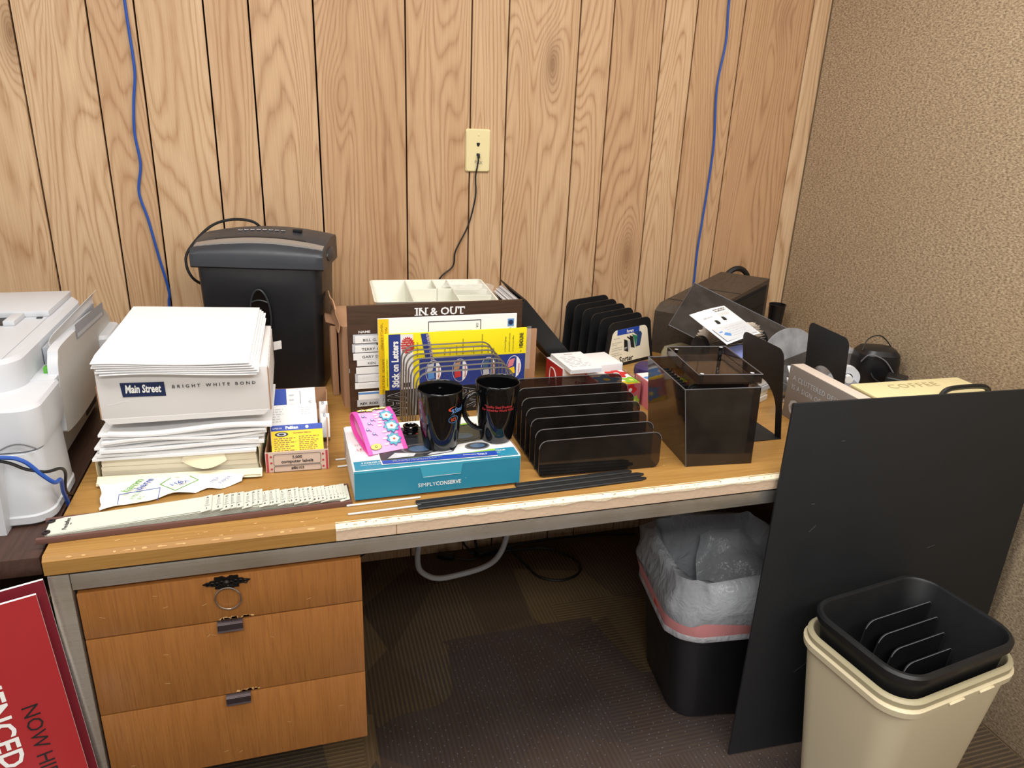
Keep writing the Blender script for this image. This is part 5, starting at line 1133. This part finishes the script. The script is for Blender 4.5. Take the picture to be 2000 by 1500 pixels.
# ---- dark rosewood box in the corner and odds and ends behind
t = thing('rosewood_box', 'dark rosewood grained box with black recessed front in far corner', 'box', (.540, -.165, DT+.0003), D2R(23))
wu, wv = .315, .168
m = MB(); top = lambda x: .152+.064*x/.30 if x > .03 else .128+.8*x*.8
prof = [(0, 0), (wu-.01, 0), (wu, .10), (wu-.004, .213), (.022, .150), (.0, .128)]
sk = Vector((.35, -.94, 0)).normalized()
# body: side profile swept across the depth
A = [Vector((x, 0, z)) for x, z in prof]; Bk = [p+Vector((wv*.30, -wv*.86, 0)) for p in A]
m.loft([Bk, A], 'dark_rosewood'); m.build('body', t)
m = MB(); q = [Bk[1], Bk[2], Bk[3], Bk[4], Bk[5], Bk[0]]; c = sum(q, Vector())/6
def fr(u, v, off): 
    a = Bk[5].lerp(Bk[3], u) if 0 else Vector((Bk[0].x+u*(wu-.012), Bk[0].y, .02+v*(.120+.060*u))); return a+Vector((0, -off, 0))
m.loft([[fr(.42, .12, .001), fr(.985, .06, .001), fr(.985, .98, .001), fr(.42, .98, .001)], [fr(.42, .12, -.002), fr(.985, .06, -.002), fr(.985, .98, -.002), fr(.42, .98, -.002)]], 'black_rubber'); m.loft([[fr(.46, .64, .003), fr(.97, .66, .003), fr(.97, .93, .003), fr(.46, .91, .003)], [fr(.46, .64, .0), fr(.97, .66, .0), fr(.97, .93, .0), fr(.46, .91, .0)]], 'black_satin'); m.build('front_recess', t)
m = MB()
for x in (.055, .165): 
    z = .150+(x-.022)*.063/.289; p0 = Vector((x, 0, z+.0004)); m.tube([p0, p0+Vector((wv*.30, -wv*.86, 0))], .0009, 'black_rubber', 4)
m.build('lid_seam', t)
t = thing('headphones', 'black headband poking up behind the dark rosewood box', 'headphones', (.890, -.036, DT), D2R(4))
m = MB(); m.tube([(.050*math.cos(a), 0, .165+.056*math.sin(a)) for a in [PI*j/18 for j in range(19)]], .009, 'black_satin', 8); m.build('headband', t)
for s in (-1, 1):
    m = MB(); m.lathe([(0, -.008), (.020, -.008), (.023, 0), (.020, .008), (0, .008)], 'black_satin', 24, (s*.049, 0, .140), Matrix.Rotation(PI/2, 3, 'Y')); m.tube([(s*.049, 0, .12), (s*.049, 0, .003)], .005, 'black_satin', 8); m.build('ear_cup', t)
t = thing('pen_cup', 'small grey cup squeezed between rosewood box and the fabric partition', 'cup', (1.035, -.075, DT), 0)
m = MB(); m.lathe([(0, 0), (.020, 0), (.026, .10), (.0275, .108), (.0255, .108), (.022, .010), (0, .008)], 'black_plastic', 28); m.build('cup', t)
t = thing('telephone', 'small putty coloured telephone base left of the black knob', 'telephone', (.565, -.285, DT), D2R(20))
m = MB(); m.loft([[(x, y, z) for x, y in rrect(a, b, .014, 4)] for a, b, z in ((.09, .062, 0), (.09, .062, .035), (.08, .055, .05), (.07, .045, .053))], 'putty_plastic'); m.build('body', t)
t = thing('acrylic_stand', 'clear acrylic card stand seen through arch of the front bookend', 'stand', (.690, -.585, DT), D2R(-20))
m = MB(); m.prism([(0, 0), (.09, 0), (.09, .085), (.0, .085)], .003, (0, 0, .001), X, (0, .5, 1), 'clear_plastic'); m.box2((0, -.035, .0005), (.09, .02, .003), 'clear_plastic'); m.prism([(0, 0), (.09, 0), (.09, .025), (0, .025)], .003, (0, -.035, .001), X, (0, .2, 1), 'clear_plastic'); m.build('stand', t)

# ---- grey tape dispenser, stapler, black adapters, speaker, coffee box
t = thing('tape_dispenser', 'pale grey tape dispenser seen through the arch of rear bookend', 'tape dispenser', (.885, -.640, DT), D2R(-25))
m = MB(); side = catmull([(-.075, 0, 0), (.075, 0, 0), (.080, .035, 0), (.062, .045, 0), (.030, .030, 0), (.0, .050, 0), (-.03, .068, 0), (-.065, .058, 0), (-.080, .030, 0)], 4, True)
m.prism([(p.x, p.y) for p in side], .045, (0, -.0225, .001), X, Z, 'grey_plastic'); m.build('body', t)
m = MB(); m.lathe([(.013, -.010), (.030, -.010), (.030, .010), (.013, .010), (.013, -.010)], 'pale_grey_plastic', 32, (-.028, 0, .062), Matrix.Rotation(PI/2, 3, 'X')); m.lathe([(0, -.024), (.010, -.024), (.010, .024), (0, .024)], 'paper_white', 20, (-.028, 0, .062), Matrix.Rotation(PI/2, 3, 'X')); m.build('tape_roll', t)
t = thing('clear_box', 'cloudy clear plastic box of bits behind the rear bookend', 'box', (.962, -.435, DT), D2R(-12))
m = MB(); m.loft([[(x, y, z) for x, y in rrect(a, b, .012, 4)] for a, b, z in ((.10, .08, 0), (.11, .09, .070), (.114, .094, .073), (.10, .08, .082))], 'frosted_plastic'); m.build('box', t)
t = thing('stapler', 'rounded grey plastic stapler top just behind the cream coffee box', 'stapler', (.885, -.735, DT), D2R(4))
m = MB(); m.loft([[(x, y*(1-.35*abs(x/.085)**2), z) for x, y in rrect(.17*k, .05*k, .022*k, 5)] for k, z in ((1, 0), (1.02, .03), (1, .050), (.9, .060), (.6, .066))], 'grey_plastic'); m.build('body', t)
def adapter(label, loc, rz, s):
    t = thing('power_adapter', label, 'adapter', loc, rz, 'black power adapters in the corner'); m = MB(); m.box((0, 0, s[2]/2), s, 'black_plastic', bev=.006, seg=3); m.build('body', t)
    m = MB(); m.tube([(0, s[1]/2-.002, s[2]*.5), (.02, s[1]/2+.03, s[2]*.6), (.045, s[1]/2+.045, s[2]*.8), (.05, s[1]/2+.02, .01)], .002, 'black_cable', 6, k=5); m.build('lead', t)
adapter('black power adapter right of the grey stapler by the partition', (1.058, -.728, DT), D2R(12), (.060, .075, .048))
adapter('black square power adapter in front of the black desk speaker', (1.002, -.648, DT), D2R(40), (.055, .05, .062))
t = thing('desk_speaker', 'rounded black desk speaker with thin wires against the fabric partition', 'speaker', (1.026, -.540, DT), D2R(-20))
m = MB(); m.loft([[(x, y, z) for x, y in rrect(.115*k, .10*k, .035*k, 6)] for k, z in ((.9, 0), (1, .01), (1, .070), (.94, .092), (.75, .104), (.4, .108))], 'black_plastic'); m.build('cabinet', t)
m = MB(); m.tube([(-.05, -.02, .10), (-.03, .0, .128), (.01, .02, .132), (.045, .02, .10), (.066, .0, .05), (.066, -.02, .01)], .0016, 'black_cable', 6, k=6); m.tube([(-.055, -.04, .075), (-.04, -.052, .098), (.0, -.054, .085), (.03, -.056, .05)], .0018, 'ink_grey', 6, k=6); m.build('wires', t)
t = thing('coffee_box', 'cream coffee box with dark handle behind the top of black board', 'box', (.702, -.945, DT), D2R(-1.5))
m = MB(); w, d, h = .30, .137, .120; m.box2((0, 0, 0), (w, d, h), 'coffee_cream', bev=.004); m.rect(.004, .004, d-.004, h-.004, (0, d, 0), -Y, Z, 'coffee_side', .0004)
m.text('COFFEE', .034, (.075, d-.045, h), X, Y, 'coffee_side', lift=.0006, spacing=1.2); m.build('body', t)
m = MB(); m.tube([(.155, .035, h), (.165, .035, h+.012), (.19, .035, h+.017), (.25, .035, h+.017), (.275, .035, h+.012), (.285, .035, h)], [.006]*31, 'black_plastic', 8, k=6); m.build('handle', t)

# ================================================================== floor level
t = thing('bagged_bin', 'black waste bin lined with grey bag under the desk', 'waste bin', (.490, -.745, .0042), D2R(-8))
m = MB(); w, d, h = .325, .295, .318
R4 = lambda W, D, r, z, n=6: [(x, y, z) for x, y in rrect(W, D, r, n)]
m.loft([R4(.255, .25, .055, 0), R4(.262, .256, .06, .006), R4(w, d, .06, h-.004), R4(w, d, .06, h), R4(w-.006, d-.006, .058, h), R4(.25, .245, .052, .008)], 'bin_black', True, True); m.build('shell', t)
A = rrect(1, 1, .22, 9); k = len(A)
def bagring(sw, sd, z, amp, sd_, dz=.0): return [(x*sw+amp*nz((x*9, y*9, z*14), 1, sd_), y*sd+amp*nz((x*9+5, y*9, z*14), 1, sd_), z+dz*nz((x*5, y*5, 3), 1, sd_)-(.03*y if 0 else 0)) for x, y in A]
m = MB(); W, D = w+.012, d+.012
m.loft([bagring(W+.006, D+.006, .262+.016, .006, 1, .012), bagring(W+.016, D+.016, .290+.016, .012, 2, .012), bagring(W+.026, D+.024, .325+.016, .020, 3, .012), bagring(W+.020, D+.018, .365+.016, .024, 4, .02), bagring(W-.004, D-.004, .395+.016, .020, 5, .02), bagring(W-.035, D-.035, .398+.016, .016, 6, .02), bagring(W-.065, D-.06, .36, .018, 7, .02), bagring(W-.085, D-.08, .28, .022, 8, .02), bagring(W-.11, D-.10, .14, .016, 9, .02)], 'bin_liner', False, True)
# a loose fold of film pushed in at the back right
m.grid(lambda u, v: (-.02+u*.16-.03*v, .10-.16*v*(.6+.4*u)+.018*nz((u*3, v*3, 1), 1, 9), .385-.16*v*(1-.6*u)+.02*nz((u*4, v*3, 2), 1, 4)+.012*math.sin(u*4)), 14, 12, 'bin_liner')
o = m.build('liner', t, 70); o['label'] = 'grey translucent bag'
m = MB(); m.loft([bagring(W+.008, D+.008, .252+.018, .004, 1, .010), bagring(W+.012, D+.012, .258+.018, .005, 1, .010), bagring(W+.016, D+.016, .284+.018, .010, 2, .010)], 'bag_pink', False, False); o = m.build('drawstring', t, 60); o['label'] = 'pink drawstring band'
m = MB(); m.box((-.1735, -.040, .284), (.005, .026, .013), 'orange_red', rz=.05, bev=.001); o = m.build('tie_end', t); o['label'] = 'orange drawstring end'
m = MB(); m.loft([bagring(W+.006, D+.006, .236+.018, .004, 1, .012), bagring(W+.011, D+.011, .240+.018, .004, 1, .012), bagring(W+.010, D+.010, .254+.018, .004, 1, .012)], 'bin_liner_white', False, False); m.build('liner_hem', t, 60)

t = thing('black_board', 'big matte black board standing upright against the desk right end', 'board', (.420, -.978, .0042), D2R(-2.6))
m = MB(); m.box2((0, -.005, 0), (.648, 0, .888), 'black_matte_board', bev=.0008)
for x, z, L, a in ((.235, .30, .13, .70), (.17, .25, .10, .66), (.10, .60, .02, .8), (.30, .43, .015, .5), (.09, .66, .008, 0), (.13, .80, .008, 0), (.27, .27, .05, .7), (.42, .52, .02, .3)):
    m.rect(-L/2, -.0004, L/2, .0004, (x, -.005, z), (math.cos(a), 0, math.sin(a)), (-math.sin(a), 0, math.cos(a)), 'ink_grey', .0003)
m.build('panel', t)

def wastebasket(label, loc, rz, mat, w, d, h, cat_group=None):
    t = thing('wastebasket', label, 'waste bin', loc, rz); m = MB(); bin_shell(m, w, d, h, w-.085, d-.065, .052, mat, .0025, .009, .020, 8)
    if mat == 'beige_plastic':
        for x in (-.03, .055): m.tube([(x-.02, -d/2-.0105, h-.010), (x, -d/2-.0125, h-.007), (x+.02, -d/2-.0105, h-.010)], .0028, mat, 6, k=4)
        for i in range(26):
            x, z = random.uniform(-.11, .02), random.uniform(.12, h-.03); f = z/h; yy = -(d-.065+.065*f)/2-.0004
            m.rect(-.001, -.003*random.random(), .0008, .003*random.random(), (x, yy, z), (1, .1, random.uniform(-.3, .3)), (0, -.075, 1), 'ink_grey', .0006)
    m.build('shell', t, 40); return t
BL = (.667, -1.150, .0042)
wastebasket('beige plastic wastebasket, outermost of the nested bins', BL, D2R(7.5), 'beige_plastic', .340, .250, .398)
wastebasket('khaki plastic wastebasket nested between the beige and the black ones', (BL[0], BL[1], .0165), D2R(7.5), 'khaki_plastic', .333, .243, .402)
wastebasket('black plastic wastebasket, innermost and topmost of nested bins', (BL[0], BL[1], .042), D2R(7.5), 'bin_black', .318, .230, .425)
t = thing('letter_sorter', 'black letter sorter plates standing inside the black wastebasket', 'sorter', (BL[0]+.006, BL[1]-.005, .105), D2R(7.5))
for i in range(4):
    y = .070-.025*i; hh = .325-.021*i; m = MB(); r = .018; xl, xr = -.052+.014*i, .142-.004*i
    pts = [(-.095, 0), (.100, 0), (xr, hh-.004), (xr-.004, hh)]+[(xl+r*1.4-r*1.4*math.sin(a), hh-r*1.4+r*1.4*math.cos(a)) for a in [PI/2*q/5 for q in range(0, 5)]]
    m.prism(pts, .003, (0, y, 0), X, Z, 'bin_black'); m.tube([(p[0], y, p[1]) for p in pts[2:]], .0007, 'ink_grey', 4); m.build('divider', t)
m = MB(); m.box2((-.10, -.06, -.001), (.10, .066, .003), 'bin_black'); m.build('base', t)

# ---- cables below the desk
m = MB(); m.tube([(-.152, -.20, .655), (-.170, -.22, .35), (-.185, -.25, .22), (-.190, -.245, .155), (-.180, -.24, .105), (-.135, -.24, .072), (-.07, -.24, .072), (.02, -.24, .090), (.065, -.24, .13), (.092, -.23, .21), (.11, -.22, .35), (.12, -.20, .655)], .0085, 'grey_conduit', 10, k=8)
tag(m.build('conduit'), 'thick grey flexible conduit looping down below the desk', 'conduit')
m = MB(); m.tube([(.10, -.02, .30), (.135, -.03, .06), (.165, -.06, .006), (.186, -.15, .006), (.205, -.215, .006), (.265, -.250, .006), (.330, -.232, .006), (.358, -.182, .006), (.338, -.118, .006), (.273, -.062, .006), (.15, -.05, .006), (.02, -.04, .008)], .0042, 'black_cable', 8, k=6)
tag(m.build('extension_lead'), 'black lead looped on the carpet right of the grey conduit', 'cord')
m = MB(); m.tube([(.04, -.015, .35), (.04, -.02, .06), (.06, -.045, .010), (.10, -.05, .014), (.25, -.035, .02), (.45, -.03, .012), (.62, -.05, .006)], .0045, 'black_cable', 8, k=6); m.box((.085, -.052, .016), (.10, .028, .022), 'black_plastic', rz=.2, bev=.004)
tag(m.build('power_lead'), 'black mains lead with adapter lying along the wall below the desk', 'cord')
m = MB(); m.tube([(-.02, -.012, .30), (-.01, -.02, .08), (.02, -.04, .02), (.06, -.06, .012), (.02, -.075, .008), (-.03, -.06, .008)], .0036, 'black_cable', 8, k=6); m.box((-.062, -.045, .012), (.055, .022, .018), 'black_plastic', rz=-.5, bev=.004)
tag(m.build('plug_lead'), 'short black lead ending in a plug left of the others on carpet', 'cord')
m = MB(); m.tube([(-.45, -.012, .12), (-.38, -.02, .03), (-.30, -.02, .055), (-.25, -.02, .065)], .003, 'black_cable', 8, k=6)
tag(m.build('wall_lead'), 'thin black lead at the wall just right of the oak drawers', 'cord')
# ================================================================== light, world, camera
def troffer(x, y, w, h, e):
    t = thing('ceiling_light', 'fluorescent troffer in the ceiling', 'ceiling light', (x, y, 2.6))
    t['group'] = 'ceiling lights'
    m = MB(); m.box2((-w/2-.03, -h/2-.03, -.02), (w/2+.03, h/2+.03, -.001), 'printer_white', bev=.003); m.build('housing', t)
    ld = bpy.data.lights.new('tube_light', 'AREA'); ld.shape = 'RECTANGLE'; ld.size = w; ld.size_y = h; ld.energy = e; ld.color = (1., .975, .94)
    lo = bpy.data.objects.new('tube_light', ld); COL.objects.link(lo); lo.location = (0, 0, -.025); lo.parent = t
troffer(-.9, -1.3, 1.2, .6, 28); troffer(.6, -1.3, 1.2, .6, 27); troffer(-.9, -3.1, 1.2, .6, 40); troffer(.6, -3.1, 1.2, .6, 34)
w = bpy.data.worlds.new('room'); SC.world = w; w.use_nodes = True
bg = w.node_tree.nodes['Background']; bg.inputs[0].default_value = (1, .98, .95, 1); bg.inputs[1].default_value = .45
cam = bpy.data.cameras.new('camera'); co = bpy.data.objects.new('camera', cam); COL.objects.link(co); SC.camera = co
cam.sensor_width = 36.; cam.lens = 36.*1430.974/2000; cam.clip_start = .02
yaw, pitch, roll = D2R(-17.21345536), D2R(-20.39564491), D2R(-2.38254229)
Rz = Matrix.Rotation(yaw, 3, 'Z'); Rx = Matrix.Rotation(pitch, 3, 'X')
cr, sr = math.cos(roll), math.sin(roll); Ry = Matrix(((cr, 0, sr), (0, 1, 0), (-sr, 0, cr)))
R = Rz @ Rx @ Ry
B = Matrix((R.col[0], R.col[2], -R.col[1])).transposed()
co.matrix_world = Matrix.Translation((-.48949655, -2.0793706, 1.39811643)) @ B.to_4x4()
SC.view_settings.view_transform = 'Standard'; SC.view_settings.look = 'None'; SC.view_settings.exposure = -.04; SC.view_settings.gamma = 1.; SC.view_settings.use_curve_mapping = False
